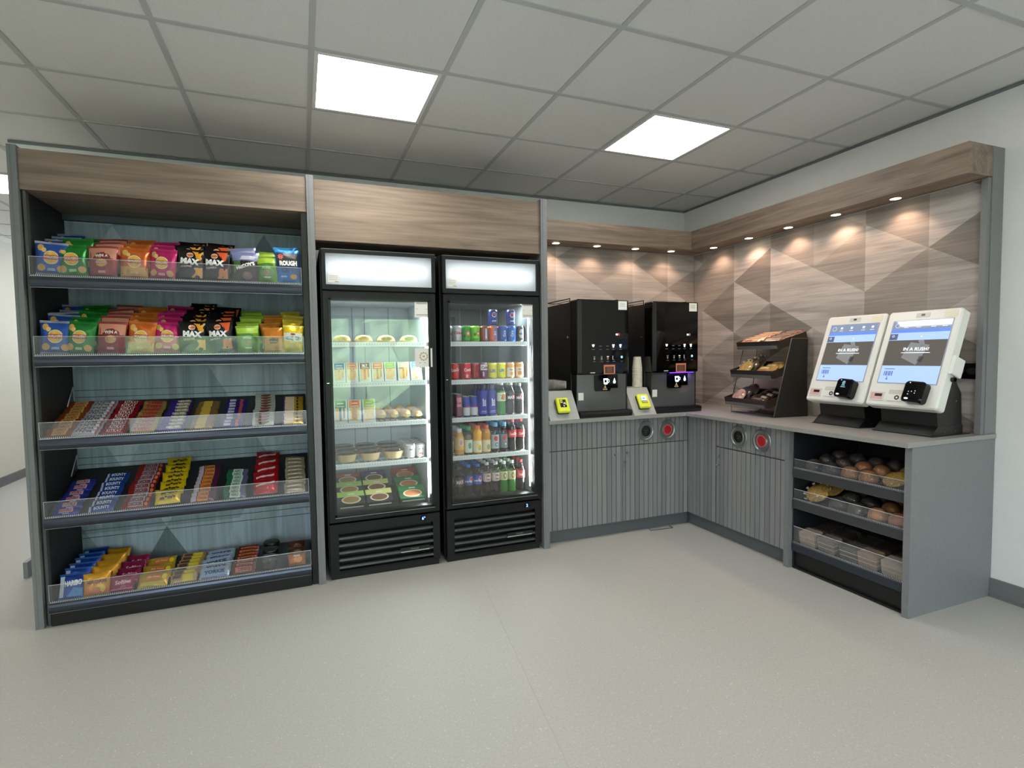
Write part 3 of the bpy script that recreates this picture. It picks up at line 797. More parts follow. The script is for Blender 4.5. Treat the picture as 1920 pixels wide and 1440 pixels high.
kind('hblue', packet(0.118, 0.128, 0.03, (30, 60, 150), [('R', -0.9, -0.55, 0.1, 0.9, (196, 204, 214)), ('T', 'HARIBO', 0.15, 0.62, 0.22, (236, 240, 246), 0.06, 1.3, 0.06), ('P', [(-0.3, 0.1), (0.9, 0.1), (0.9, 0.4), (0.2, 0.44)], (40, 130, 196))], (50, 110, 190), seed=38), 'sweet_bag')
kind('hyellow', packet(0.118, 0.115, 0.03, (220, 158, 34), [('T', 'MAOAM', 0.0, 0.62, 0.2, (130, 60, 30), 0.03, 1.5, 0.06), ('R', -0.9, 0.9, 0.1, 0.34, (206, 112, 44)), ('E', 0.5, 0.3, 0.2, 0.16, (226, 206, 70))], (206, 150, 50), seed=39), 'sweet_bag')
kind('hpink', packet(0.115, 0.09, 0.03, (150, 34, 78), [('T', 'Softies', 0.1, 0.55, 0.24, (232, 190, 206), 0.05, 1.3, 0.04), ('R', -0.9, 0.9, 0.12, 0.2, (190, 90, 130))], (170, 60, 100), seed=40), 'sweet_bag')
kind('hgold', packet(0.15, 0.09, 0.03, (226, 180, 50), [('R', -0.5, 0.5, 0.38, 0.78, (214, 120, 70)), ('T', 'Jelly Beans', 0.0, 0.58, 0.16, (250, 220, 160), 0.03, 0.9), ('E', 0.72, 0.6, 0.16, 0.2, (240, 214, 40)), ('R', -0.8, 0.8, 0.12, 0.3, (206, 190, 90))], (214, 190, 80), seed=41), 'sweet_bag')
bar('b_tan', (190, 164, 116), [('R', -0.1, 0.7, 0.12, 0.9, (226, 206, 60)), ('R', -0.85, -0.2, 0.5, 0.85, (90, 64, 48))], 42, w=0.125, h=0.055)
kind('yorkie', packet(0.15, 0.07, 0.02, (112, 140, 176), [('R', -0.9, 0.9, 0.15, 0.85, (150, 176, 206)), ('T', 'YORKIE', 0.0, 0.52, 0.34, (60, 84, 130), 0.02, 1.4, 0.05), ('R', -0.9, 0.9, 0.88, 0.94, (206, 214, 220))], (170, 184, 200), horiz=True, nv=8, seed=43), 'chocolate_bar')
bar('b_rust', (112, 46, 32), [('R', -0.8, 0.7, 0.25, 0.85, (190, 104, 62)), ('T', 'TUNNOCK', 0, 0.55, 0.4, (80, 20, 16), 0, 1.2)], 44, h=0.05)

# ------------------------------------------------------------------ the open snack shelving
SX0, SX1 = -4.672, -3.436
g = thing('snack_shelving', 'tall open shelving unit filled with crisps and chocolate', 'shelving', (-4.05, -0.66, 0))
ox, oy = 4.05, 0.66
SIDE = mat('shelving_side', (40, 42, 43), rough=0.55, noise=0.1, scale=25)
b = MB(); b.box(-4.695 + ox, -4.683 + ox, -0.86 + oy, -0.425 + oy, 0, 2.176, SIDE); b.box(-4.69 + ox, -4.678 + ox, -0.895 + oy, -0.862 + oy, 0, 2.176, mat('shelving_post', (78, 80, 80), rough=0.5)); b.build('side_panel', g)
b = MB(); b.box(-3.43 + ox, -3.40 + ox, -0.895 + oy, -0.425 + oy, 0, 2.176, BLACK); b.build('side_panel', g)
b = MB()
tri_panel(b, lambda u, v: (v + ox, -0.424 + oy, u), 0.06, 2.14, -4.683, -3.43, 2.134, 0.362, -4.457, 0.4025, {}, TL, seed=7)
b.box(-4.683 + ox, -3.43 + ox, -0.4235 + oy, -0.40 + oy, 0.06, 2.176, DARK); 
for z in (0.30, 0.345, 0.735, 0.775, 1.13, 1.17):
    b.box(-4.68 + ox, -3.432 + ox, -0.4255 + oy, -0.424 + oy, z, z + 0.004, mat('back_seam', (78, 92, 100), rough=0.5))
b.build('back_panel', g)
b = MB(); b.box(-4.69 + ox, -3.43 + ox, -0.45 + oy, -0.426 + oy, 2.142, 2.177, mat('top_rail', (74, 82, 86), rough=0.5)); b.build('top_rail', g)
b = MB(); b.box(SX0 + ox, SX1 + ox, -0.905 + oy, -0.43 + oy, 0.0, 0.07, BLACK); b.build('base', g)
SH = [(1.76, 19, .095), (1.37, 19, .095), (0.957, 20, .082), (0.558, 21, .082), (0.126, 3, .09)]
PLATE = mat('shelf_plate', (30, 32, 35), rough=0.45)
for k, (zf, tl, rh) in enumerate(SH):
    s = math.tan(R(tl)); d = 0.45
    b = MB(); b.prism([(-0.912 + oy, zf - 0.012), (-0.912 + oy, zf - 0.022), (-0.912 + d + oy, zf - 0.022 + d * s), (-0.912 + d + oy, zf - 0.012 + d * s)], 'x', SX0 + ox, SX1 + ox, PLATE)
    o = b.build('shelf', g)
    b = MB(); b.prism([(-0.913 + oy, zf - 0.054), (-0.921 + oy, zf - 0.054), (-0.927 + oy, zf - 0.046), (-0.9305 + oy, zf - 0.034), (-0.9305 + oy, zf - 0.02), (-0.927 + oy, zf - 0.008), (-0.921 + oy, zf), (-0.913 + oy, zf)], 'x', SX0 + ox, SX1 + ox, LIP)
    b.box(SX0 + ox, SX1 + ox, -0.9225 + oy, -0.9195 + oy, zf - 0.001, zf + 0.0015, CHROME); b.box(SX0 + ox, SX1 + ox, -0.9225 + oy, -0.919 + oy, zf - 0.0555, zf - 0.0535, STEEL)
    b.build('lip', o)
    b = MB(); b.box(SX0 + ox, SX1 + ox, -0.921 + oy, -0.918 + oy, zf, zf + rh, ACRYL)
    b.box(SX0 + ox, SX1 + ox, -0.9215 + oy, -0.9175 + oy, zf + rh, zf + rh + 0.0015, EDGE)
    b.box(SX0 + ox, SX0 + ox + .0015, -0.921 + oy, -0.918 + oy, zf, zf + rh, EDGE); b.box(SX1 + ox - .0015, SX1 + ox, -0.921 + oy, -0.918 + oy, zf, zf + rh, EDGE)
    b.box(SX0 + ox, SX1 + ox, -0.9225 + oy, -0.9215 + oy, zf + 0.001, zf + 0.008, TEETH)
    b.build('riser', o)
    if k >= 2:
        yb, zb = -0.912 + d * 0.98 + oy, zf + d * s
        b = MB(); b.tube([(SX0 + 0.004 + ox, yb - 0.1, zb - 0.03), (SX0 + 0.004 + ox, yb - 0.01, zb + 0.075), (SX0 + 0.004 + ox, yb, zb - 0.005)], 0.0025, EDGE, 6)
        b.poly([(SX0 + 0.004 + ox, yb - 0.1, zb - 0.03), (SX0 + 0.004 + ox, yb - 0.01, zb + 0.075), (SX0 + 0.004 + ox, yb, zb - 0.005)], ACRYL)
        b.build('end_divider', o)

SHN = ['topmost', 'second', 'middle', 'fourth', 'lowest']
def column(k, x, key, desc, cat, n, pitch, lean, d0=0.03, jit=0.006, yaw=0.0, lift=0.0, jl=4, roll=0.0, group=None):
    """n packs one behind the other on shelf k of the snack shelving."""
    me, name = KIND[key]
    zf, tl, _ = SH[k]; s = math.tan(R(tl))
    rnd = random.Random(int(x * 977) + k * 31)
    for r in range(n):
        o = bpy.data.objects.new(name, me); S.collection.objects.link(o)
        d = d0 + r * pitch
        messy = 1.0 if cat == 'crisps' else 0.0
        o.location = (x + rnd.uniform(-jit, jit), -0.912 + d, zf - 0.0115 + d * s + lift)
        o.rotation_euler = (R(lean + rnd.uniform(-jl, jl)), R(roll + rnd.uniform(-2.5, 2.5) * (1 + messy)), R(yaw + rnd.uniform(-6, 6) * (1 + messy * .4)))
        M = o.rotation_euler.to_matrix()
        low = min((M @ v.co).z - (M @ v.co).y * s for v in me.vertices)
        o.location.z = zf - 0.0115 + d * s - low + 0.0006 + (messy * rnd.uniform(0, 0.012) if r else 0)   # resting on the sloping shelf
        pos = ORD[r] if n > 1 else 'standing alone'
        tag(o, '%s, %s, %s snack shelf' % (desc, pos, SHN[k]), cat, group or '%s on the %s snack shelf' % ({'crisps': 'crisp packets', 'chocolate': 'chocolate bars'}.get(cat, 'sweet bags'), SHN[k]))
CR = [('blue', 'blue crisp packet with round yellow logo', -4.605, 4, -4.600, 5), ('green', 'green crisp packet with round yellow logo', -4.512, 3, -4.498, 5),
      ('red', 'dark red and tan crisp packet', -4.385, 3, -4.372, 5), ('orange', 'orange crisp packet', -4.255, 3, -4.238, 5), ('pink', 'magenta crisp packet', -4.128, 3, -4.118, 5),
      ('maxgold', 'black crisp packet with gold corner', -4.003, 3, -4.0, 6), ('maxred', 'black crisp packet with orange-red corner', -3.868, 3, -3.866, 5)]
for key, desc, x1, n1, x2, n2 in CR:
    column(0, x1, key, desc, 'crisps', n1, 0.098, -8, 0.036)
    column(1, x2, key, desc, 'crisps', n2, 0.076, -8, 0.036)
column(0, -3.727, 'dark', 'dark crisp packet with tilted white lettering', 'crisps', 2, 0.06, -6, 0.036, roll=-3)
column(0, -3.612, 'lime', 'lime green crisp packet with dark oval', 'crisps', 3, 0.055, -6, 0.036)
column(0, -3.508, 'cuts', 'bright blue and black crisp packet', 'crisps', 2, 0.055, -4, 0.036)
column(1, -3.722, 'lime', 'lime green crisp packet with dark oval', 'crisps', 5, 0.072, -6, 0.036)
column(1, -3.602, 'amber', 'amber orange small crisp packet', 'crisps', 4, 0.08, -6, 0.036)
column(1, -3.497, 'yellow', 'yellow and white crisp packet', 'crisps', 4, 0.085, -6, 0.036)
for x, key, desc, n, p in [(-4.612, 'b_gold', 'brown and gold chocolate bar', 11, 0.034), (-4.498, 'b_white', 'white wrapped chocolate bar', 11, 0.034),
                           (-4.378, 'b_red', 'red chocolate bar', 9, 0.042), (-4.252, 'b_twirl', 'gold chocolate bar with red lettering', 8, 0.045),
                           (-4.118, 'b_violet', 'purple chocolate bar with olive panel', 9, 0.04), (-3.974, 'b_mustard', 'mustard and brown chocolate bar', 9, 0.036),
                           (-3.826, 'b_purple', 'violet chocolate bar with pink stripe', 9, 0.038), (-3.668, 'b_cream', 'cream white chocolate bar', 11, 0.036),
                           (-3.51, 'b_yellow', 'yellow and cream chocolate bar', 8, 0.044)]:
    column(2, x, key, desc, 'chocolate', n, p, -52, 0.018, 0.003)
for x, key, desc, n, p, cat in [(-4.597, 'b_navy', 'navy chocolate bar with pink panel', 6, 0.05, 'chocolate'), (-4.45, 'b_blue', 'bright blue chocolate bar', 8, 0.042, 'chocolate'),
                                (-4.297, 'b_decker', 'brick red and silver chocolate bar', 10, 0.04, 'chocolate'), (-4.15, 'mm', 'yellow sweet bag with brown lettering', 5, 0.078, 'sweets'),
                                (-3.985, 'b_orange', 'orange and plum chocolate bar', 9, 0.037, 'chocolate'), (-3.828, 'b_mint', 'green and white chocolate bar', 8, 0.033, 'chocolate'),
                                (-3.67, 'malt', 'glossy red sweet bag', 5, 0.075, 'sweets'), (-3.51, 'b_beige', 'beige wrapped chocolate bar', 9, 0.04, 'chocolate')]:
    column(3, x, key, desc, cat, n, p, -50, 0.018 if cat == 'chocolate' else 0.03, 0.003)
LEANS = dict(hblue=-22, hyellow=-20, hpink=-35, hgold=-55, b_tan=-45, yorkie=-50, b_rust=-32)
for x, key, desc, n, p, cat in [(-4.595, 'hblue', 'deep blue sweet bag with white lettering', 6, 0.07, 'sweets'), (-4.485, 'hyellow', 'golden yellow sweet bag', 5, 0.085, 'sweets'),
                                (-4.375, 'hpink', 'dark pink sweet bag', 4, 0.09, 'sweets'), (-4.243, 'hgold', 'yellow sweet bag with orange panel', 3, 0.11, 'sweets'),
                                (-4.092, 'b_tan', 'tan and yellow chocolate bar', 7, 0.05, 'chocolate'), (-3.945, 'yorkie', 'pale blue chocolate bar', 5, 0.065, 'chocolate'),
                                (-3.796, 'b_rust', 'rust brown chocolate bar', 7, 0.05, 'chocolate')]:
    column(4, x, key, desc, cat, n, p, LEANS[key], 0.03, 0.003)
# clear tubs with black lids and wrapped orange cakes on the lowest shelf
TUBC = mat('mixed_sweets', (96, 84, 74), rough=0.6, noise=0.6, scale=60)
def tub(label, r):
    zf, tl, _ = SH[4]; d = 0.075 + r * 0.12
    t = thing('sweet_tub', label, 'tub', (-3.663, -0.912 + d, zf - 0.008 + d * math.tan(R(tl))), 0, 'tubs on the lowest snack shelf')
    t.rotation_euler = (R(3), 0, 0)
    b = MB(); b.lathe([(0.04, 0.001), (0.046, 0.05)], FILM, 20); b.disc(0.04, 0.001, FILM, 20); b.build('cup', t)
    b = MB(); b.lathe([(0.037, 0.003), (0.042, 0.042), (0.0005, 0.046)], TUBC, 18); b.build('sweets', t)
    b = MB(); lidm = BLACK if r else FILM
    b.lathe([(0.049, 0.05), (0.049, 0.058), (0.044, 0.066), (0.0005, 0.068)], lidm, 22); b.build('lid', t)
for r in range(3):
    tub(['clear domed tub of mixed sweets at the front of the lowest snack shelf', 'black lidded sweet tub directly behind the clear domed tub',
         'black lidded sweet tub furthest back on the lowest snack shelf'][r], r)
kind('cake', packet(0.1, 0.07, 0.045, (206, 122, 60), [('R', -0.4, 0.35, 0.7, 0.85, (214, 190, 180)), ('E', 0.1, 0.45, 0.5, 0.25, (222, 150, 76))], (190, 150, 130), seed=50), 'wrapped_cake')
kind('cakedark', packet(0.1, 0.07, 0.045, (96, 64, 50), [('E', 0.1, 0.45, 0.5, 0.25, (120, 76, 50))], (110, 90, 80), seed=51), 'wrapped_cake')
column(4, -3.512, 'cake', 'clear wrapped orange cake slice', 'cake', 1, 0.1, -30, 0.045, group='wrapped cakes on the lowest snack shelf')
column(4, -3.515, 'cakedark', 'brown wrapped cake slice behind the orange one', 'cake', 2, 0.1, -30, 0.15, group='wrapped cakes on the lowest snack shelf')
# ------------------------------------------------------------------ fridges
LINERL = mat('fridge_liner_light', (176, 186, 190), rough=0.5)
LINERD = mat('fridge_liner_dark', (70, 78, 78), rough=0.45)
WIRE = mat('white_wire', (226, 232, 232), rough=0.4)
PRICE = stripes('price_strip', (222, 232, 232), (176, 190, 192), 0, 60, 0.3)
LED = mat('fridge_led', (232, 246, 244), emit=2.2)
def notice(parent, x, z, w, h, y, star=False):
    b = MB(); b.box(x - w / 2, x + w / 2, y - 0.001, y, z - h / 2, z + h / 2, PAPER)
    f = flat(y - 0.0015, x, z); tx = mat('notice_print', (132, 130, 128), rough=0.8)
    if star:
        pts = [(0.03 * (1 if k % 2 else 0.78) * math.cos(k * PI / 10), 0.008 + 0.03 * (1 if k % 2 else 0.78) * math.sin(k * PI / 10)) for k in range(20)]
        b.decal(f, 0, 0.008, pts, mat('star_gold', (196, 170, 130), rough=0.7), 1)
        b.ell(flat(y - 0.002, x, z), 0, 0.008, 0.019, 0.019, PAPER, 18, 1)
        b.text(flat(y - 0.0025, x, z), 'M', 0, 0.008, 0.013, mat('star_grey', (150, 140, 140), rough=0.7))
        for q in range(2): b.rect(f, -0.028 + 0.03 * q, -0.018 + 0.03 * q, -0.034, -0.031, tx, 1, 1)
    else:
        for q in (0.34, 0.29): b.rect(f, -w * 0.36, w * 0.36, h * q, h * (q + 0.02), tx, 1, 1)
        for q in (-0.34, -0.4): b.rect(f, -w * 0.4, w * 0.4, h * q, h * (q + 0.02), tx, 1, 1)
        b.rect(f, -w * 0.42, -w * 0.26, -0.001, 0.0005, tx, 1, 1); b.rect(f, w * 0.26, w * 0.42, -0.001, 0.0005, tx, 1, 1)
    o = b.build('notice', parent); part_label(o, 'white paper notice'); return o
def fridge(x0, x1, label, liner, lit, shelf_z, digit, led_e):
    xc = (x0 + x1) / 2; w = (x1 - x0) / 2
    yf = -0.905
    t = thing('display_fridge', label, 'fridge', (xc, yf, 0))
    D = 0.745                                          # depth of cabinet behind the front plane
    b = MB()
    b.box(-w, -w + 0.045, 0.062, D, 0.03, 1.985, FRIDGE); b.box(w - 0.045, w, 0.062, D, 0.03, 1.985, FRIDGE)
    b.box(-w + 0.045, w - 0.045, D - 0.05, D, 0.03, 1.985, FRIDGE)
    b.box(-w + 0.045, w - 0.045, 0.40, D - 0.05, 1.72, 1.985, FRIDGE); b.box(-w + 0.045, w - 0.045, 0.062, 0.40, 1.71, 1.735, FRIDGE)
    b.box(-w + 0.045, w - 0.045, 0.062, 0.40, 1.967, 1.985, FRIDGE); b.box(-w + 0.045, w - 0.045, 0.09, D - 0.05, 0.05, 0.345, FRIDGE)
    b.box(-w + 0.01, w - 0.01, 0.03, 0.09, 0.0, 0.035, BLACK)
    for q in (-1, 1): b.box(q * (w - 0.08) - 0.03, q * (w - 0.08) + 0.03, D - 0.1, D - 0.04, 0.0, 0.03, BLACK)
    b.build('cabinet', t)
    b = MB(); i0, i1 = -w + 0.0455, w - 0.0455
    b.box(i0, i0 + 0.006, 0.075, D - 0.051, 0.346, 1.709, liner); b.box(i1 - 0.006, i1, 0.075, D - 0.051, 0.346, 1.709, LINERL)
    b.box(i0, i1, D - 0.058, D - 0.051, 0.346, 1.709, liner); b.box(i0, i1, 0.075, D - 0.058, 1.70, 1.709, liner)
    b.box(i0, i1, 0.075, D - 0.058, 0.346, 0.39, DARK)
    for q in (-0.33, -0.08, 0.42): b.box(q * w - 0.003, q * w + 0.003, D - 0.0595, D - 0.058, 0.39, 1.70, mat('liner_rib', (120, 134, 140), rough=0.5))
    b.build('liner', t)
    # illuminated canopy: translucent sign with a tube behind it
    b = MB(); z0, z1 = 1.742, 1.978; a0, a1 = -w + 0.008, w - 0.004; p0, p1, q0, q1 = a0 + 0.022, a1 - 0.022, 1.771, 1.954
    b.box(a0, p0, 0.0, 0.06, z0, z1, FRIDGE); b.box(p1, a1, 0.0, 0.06, z0, z1, FRIDGE); b.box(p0, p1, 0.0, 0.06, z0, q0, FRIDGE); b.box(p0, p1, 0.0, 0.06, q1, z1, FRIDGE)
    b.box(a0, a1, -0.001, 0.0, z1 - 0.002, z1, STEEL)
    cf = b.build('canopy_frame', t)
    b = MB(); b.poly([(p0, 0.012, q0), (p1, 0.012, q0), (p1, 0.012, q1), (p0, 0.012, q1)], translucent('sign_acrylic', (236, 240, 244))); b.build('sign_panel', cf)
    b = MB(); b.box(p0 + 0.012, p0 + 0.075, 0.0105, 0.0115, q0 + 0.012, q0 + 0.062, PAPER)
    for q in (0.03, 0.04, 0.05): b.box(p0 + 0.02, p0 + 0.065, 0.010, 0.0105, q0 + q - 0.001, q0 + q + 0.001, mat('sticker_line', (160, 165, 165), rough=0.8))
    b.box(p0 + 0.05, p0 + 0.07, 0.010, 0.0105, q0 + 0.016, q0 + 0.02, mat('sticker_olive', (150, 150, 70), rough=0.8)); b.build('sticker', cf)
    b = MB(); b.box(p0 - 0.02, p1 + 0.02, 0.14, 0.145, q0 - 0.02, q1 + 0.02, mat('canopy_reflector', (214, 220, 226), rough=0.7)); b.build('reflector', cf)
    light('tube', 'AREA', cf, (0, 0.075, (q0 + q1) / 2 + 0.0), (R(-90), 0, 0), lit, (0.88, 0.95, 1.0), shape='RECTANGLE', size=p1 - p0 - 0.04, size_y=0.012)
    # glazed door
    d0, d1, e0, e1 = -w + 0.01, w - 0.007, 0.356, 1.731; g0, g1, h0, h1 = d0 + 0.042, d1 - 0.05, 0.402, 1.681
    b = MB()
    for A in ((d0, g0, e0, e1), (g1, d1, e0, e1), (g0, g1, e0, h0), (g0, g1, h1, e1)): b.box(A[0], A[1], 0.0, 0.058, A[2], A[3], FRIDGE)
    for A in ((g0 - 0.012, g0, h0 - 0.012, h1 + 0.012), (g1, g1 + 0.012, h0 - 0.012, h1 + 0.012)): b.box(A[0], A[1], -0.004, 0.0, A[2], A[3], BLACK)
    b.box(g0 - 0.012, g1 + 0.012, -0.004, 0, h1, h1 + 0.012, BLACK); b.box(g0 - 0.012, g1 + 0.012, -0.004, 0, h0 - 0.012, h0, BLACK)
    door = b.build('door', t)
    b = MB(); b.box(g0, g1, 0.012, 0.016, h0, h1, GLASS); b.box(g0, g1, 0.034, 0.038, h0, h1, GLASS); b.build('glass', door)
    b = MB(); b.box(g0 - 0.01, g1 + 0.02, -0.007, -0.004, h0 - 0.02, h0 - 0.016, STEEL); b.box(g0 + 0.2, g1 - 0.15, -0.012, -0.004, h0 - 0.034, h0 - 0.026, BLACK); b.build('door_trim', door)
    b = MB(); b.box(d0 + 0.008, d0 + 0.022, -0.003, 0.0, 1.19, 1.194, CHROME); b.build('lock', door)
    # grille
    b = MB(); k0, k1 = -w + 0.008, w - 0.004
    b.box(k0, k1, 0.012, 0.06, 0.286, 0.341, FRIDGE); b.box(k0, k0 + 0.05, 0.012, 0.06, 0.042, 0.286, FRIDGE); b.box(k1 - 0.045, k1, 0.012, 0.06, 0.042, 0.286, FRIDGE)
    b.box(k0 + 0.05, k1 - 0.045, 0.06, 0.07, 0.042, 0.286, BLACK); b.box(k0, k1, 0.02, 0.06, 0.036, 0.05, FRIDGE)
    gr = b.build('grille', t)
    b = MB()
    LV = mat('louvre', (58, 59, 59), rough=0.35)
    for q in range(5):
        z = 0.066 + q * 0.0445
        b.prism([(0.016, z), (0.02, z + 0.012), (0.034, z + 0.016), (0.058, z + 0.004), (0.03, z + 0.004)], 'x', k0 + 0.05, k1 - 0.045, LV)
    b.build('louvre_set', gr)
    b = MB(); bx = k1 - 0.165
    b.rbox(bx - 0.09, bx + 0.095, 0.112, 0.142, 0.008, 0.014, 0.004, BLACK); b.box(bx - 0.088, bx + 0.093, 0.0075, 0.0085, 0.113, 0.120, CHROME)
    b.text(flat(0.0074, bx, 0.13), 'COOLER', 0.0, 0, 0.01, STEEL); part_label(b.build('badge', gr), 'small chrome edged badge')
    b = MB(); b.box(k1 - 0.125, k1 - 0.085, 0.0105, 0.012, 0.3, 0.332, GLOSSBLACK)
    DG = mat('digit_blue', (96, 140, 255), emit=5.0)
    b.text(flat(0.0098, k1 - 0.105, 0.316), digit, 0, 0, 0.02, DG, bold=0.02)
    for q in (0.308, 0.318, 0.326): pass
    part_label(b.build('temperature_display', gr), 'small blue lit temperature display')
    # shelves
    for z in shelf_z:
        b = MB()
        for q in range(17):
            x = i0 + 0.02 + q * (i1 - i0 - 0.04) / 16; b.box(x - 0.0016, x + 0.0016, 0.11, D - 0.075, z - 0.006, z - 0.002, WIRE)
        for y in (0.25, 0.45, D - 0.08): b.box(i0 + 0.009, i1 - 0.009, y, y + 0.005, z - 0.011, z - 0.006, WIRE)
        so = b.build('shelf', t)
        b = MB(); b.box(i0 + 0.009, i1 - 0.012, 0.1, 0.108, z - 0.03, z, WIRE); b.box(i0 + 0.012, i1 - 0.015, 0.0985, 0.1, z - 0.018, z - 0.010, PRICE); b.build('price_rail', so)
    b = MB(); b.box(i1 - 0.016, i1 - 0.008, 0.072, 0.08, 0.43, 1.64, LED); part_label(b.build('led_strip', t), 'bright vertical light strip')
    light('led', 'AREA', t, (i1 - 0.03, 0.12, 1.05), (0, R(90), R(40)), led_e, (0.9, 1.0, 0.98), shape='RECTANGLE', size=1.2, size_y=0.015)
    light('led', 'AREA', t, (0, 0.16, 1.69), (0, 0, 0), led_e * 0.6, (0.9, 1.0, 0.98), shape='RECTANGLE', size=0.5, size_y=0.03)
    return t, door, (g0, g1, h0, h1)
F1 = (-3.335, -2.652); F2 = (-2.618, -1.937)
ZS1 = [1.437, 1.19, 0.936, 0.685]; ZS2 = [1.437, 1.185, 0.933, 0.678]
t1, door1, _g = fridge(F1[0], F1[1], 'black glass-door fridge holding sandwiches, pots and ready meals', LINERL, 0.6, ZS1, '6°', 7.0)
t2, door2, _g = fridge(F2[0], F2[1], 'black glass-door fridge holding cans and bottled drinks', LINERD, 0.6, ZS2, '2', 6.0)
x1c, x2c = sum(F1) / 2, sum(F2) / 2
notice(door1, -2.745 - x1c, 1.638, 0.09, 0.104, 0.0); notice(door2, -2.03 - x2c, 1.642, 0.082, 0.098, 0.0)
notice(door1, -2.74 - x1c, 1.335, 0.11, 0.118, 0.0, star=True)

# ---- contents of the food fridge
YS = -0.792                        # just behind the price rails
BREAD = mat('bread', (222, 198, 150), rough=0.8, noise=0.15, scale=60)
def sandwich(x, z, top, fill, label, hh=0.118, txt=None, w=0.073, green=None):
    t = thing('sandwich_pack', label, 'sandwich', (x, YS, z), 0, 'sandwich packs in the food fridge')
    h, d, s = hh, 0.075, 0.03
    CARD = mat('sandwich_card', (214, 222, 218), rough=0.5)
    b = MB(); b.prism([(0, 0), (s, h), (d, h), (d, 0)], 'x', -w / 2, w / 2, CARD); b.build('carton', t)
    def fn(u, v, o=0.0008): return (u * w / 2, s * v - o, v * h)
    b = MB(); b.rect(fn, -0.72, 0.72, 0.1, 0.72, BREAD, 1, 1)
    f2 = lambda u, v: fn(u, v, 0.0014)
    b.rect(f2, -0.22, 0.1, 0.12, 0.7, mat('fill_%02x%02x%02x' % fill, fill, rough=0.7, noise=0.3, scale=90), 1, 1)
    b.rect(f2, 0.42, 0.58, 0.12, 0.7, mat('fill_%02x%02x%02x' % fill, fill, rough=0.7, noise=0.3, scale=90), 1, 1)
    b.ell(lambda u, v: fn(u, v, 0.002), 0.62, 0.16, 0.22, 0.085, ink((200, 214, 210)), 14, 1); b.build('sandwich', t)
    b = MB(); b.rect(fn, -0.8, 0.8, 0.66, 0.99, ink(top), 1, 1); b.rect(f2, -0.6, 0.6, 0.72, 0.75, ink((236, 232, 224)), 1, 1)
    if txt: b.text(lambda u, v: fn(u, v, 0.002), txt, 0, 0.85, 0.13, ink((244, 240, 236)), aspect=2 * h / w, maxw=1.2, bold=0.05)
    else: b.rect(f2, -0.5, 0.5, 0.84, 0.88, ink((230, 224, 214)), 1, 1)
    b.build('top_label', t)
SW = [(-3.238, (24, 112, 160), (214, 180, 150), 'blue labelled sandwich pack beside the fridge wall, upper food shelf', None), (-3.162, (214, 150, 92), (236, 206, 150), 'pale orange labelled sandwich pack, upper food shelf', None),
      (-3.084, (110, 34, 50), (206, 120, 90), 'maroon labelled sandwich pack lettered BLT', 'BLT'), (-3.007, (206, 110, 46), (176, 140, 90), 'deep orange labelled sandwich pack, upper food shelf', None),
      (-2.929, (140, 196, 80), (220, 200, 130), 'lime green labelled sandwich pack, upper food shelf', None), (-2.844, (196, 206, 160), (206, 150, 70), 'pale wrap style sandwich pack without dark label', None),
      (-2.762, (60, 150, 170), (226, 170, 130), 'turquoise labelled sandwich pack below the white star notice', None)]
for x, c, f, l, tx in SW: sandwich(x, 1.191, c, f, l, txt=tx)
for x, c, f, l in [(-3.237, (50, 130, 96), (24, 110, 150), 'green and blue sandwich pack on the shelf with baguettes'), (-3.154, (214, 110, 50), (214, 186, 150), 'orange labelled sandwich pack on the shelf with baguettes'),
                   (-3.066, (150, 190, 80), (206, 206, 140), 'lime labelled sandwich pack next to the baguettes')]:
    sandwich(x, 0.937, c, f, l, hh=0.14, w=0.078)
def wrapcone(x, z, label, c):
    t = thing('salad_wrap', label, 'wrap', (x, YS + 0.05, z), 0, 'wraps on the top food shelf')
    b = MB(); b.mesh(*dome(0.058, 0.05, 0.042), mat('tortilla', (216, 186, 122), rough=0.75, noise=0.2, scale=50), True); b.build('wrap', t)
    b = MB(); b.ell(lambda u, v: (u, -0.049, v), -0.004, 0.02, 0.034, 0.013, mat('wrap_fill_%02x' % c[0], c, rough=0.7, noise=0.4, scale=80), 14, 1); b.build('filling', t)
    b = MB(); b.mesh(*dome(0.064, 0.056, 0.05), FILM, True); b.build('clear_lid', t)
def dome(rx, ry, h, n1=6, n2=18):
    p = []
    for a in range(n1 + 1):
        th = PI / 2 * a / n1
        for c in range(n2):
            ph = 2 * PI * c / n2; p.append((rx * math.cos(th) ** 0.7 * math.cos(ph), ry * math.cos(th) ** 0.7 * math.sin(ph), 0.001 + h * math.sin(th)))
    f = [(a * n2 + c, a * n2 + (c + 1) % n2, (a + 1) * n2 + (c + 1) % n2, (a + 1) * n2 + c) for a in range(n1) for c in range(n2)]
    return p, f + [tuple(range(n2))[::-1]]
for k, x in enumerate((-3.215, -3.085, -2.945, -2.8)):
    wrapcone(x, 1.438, ['wrap under clear lid at the wall end of the top food shelf', 'wrap with yellow filling, second along the top food shelf',
                        'wrap with green and orange filling, third along the top food shelf', 'wrap under clear lid nearest the light strip, top food shelf'][k],
             [(220, 190, 70), (226, 180, 60), (170, 160, 70), (150, 170, 80)][k])
CRUST = mat('baguette_crust', (206, 166, 96), rough=0.7, noise=0.25, scale=40)
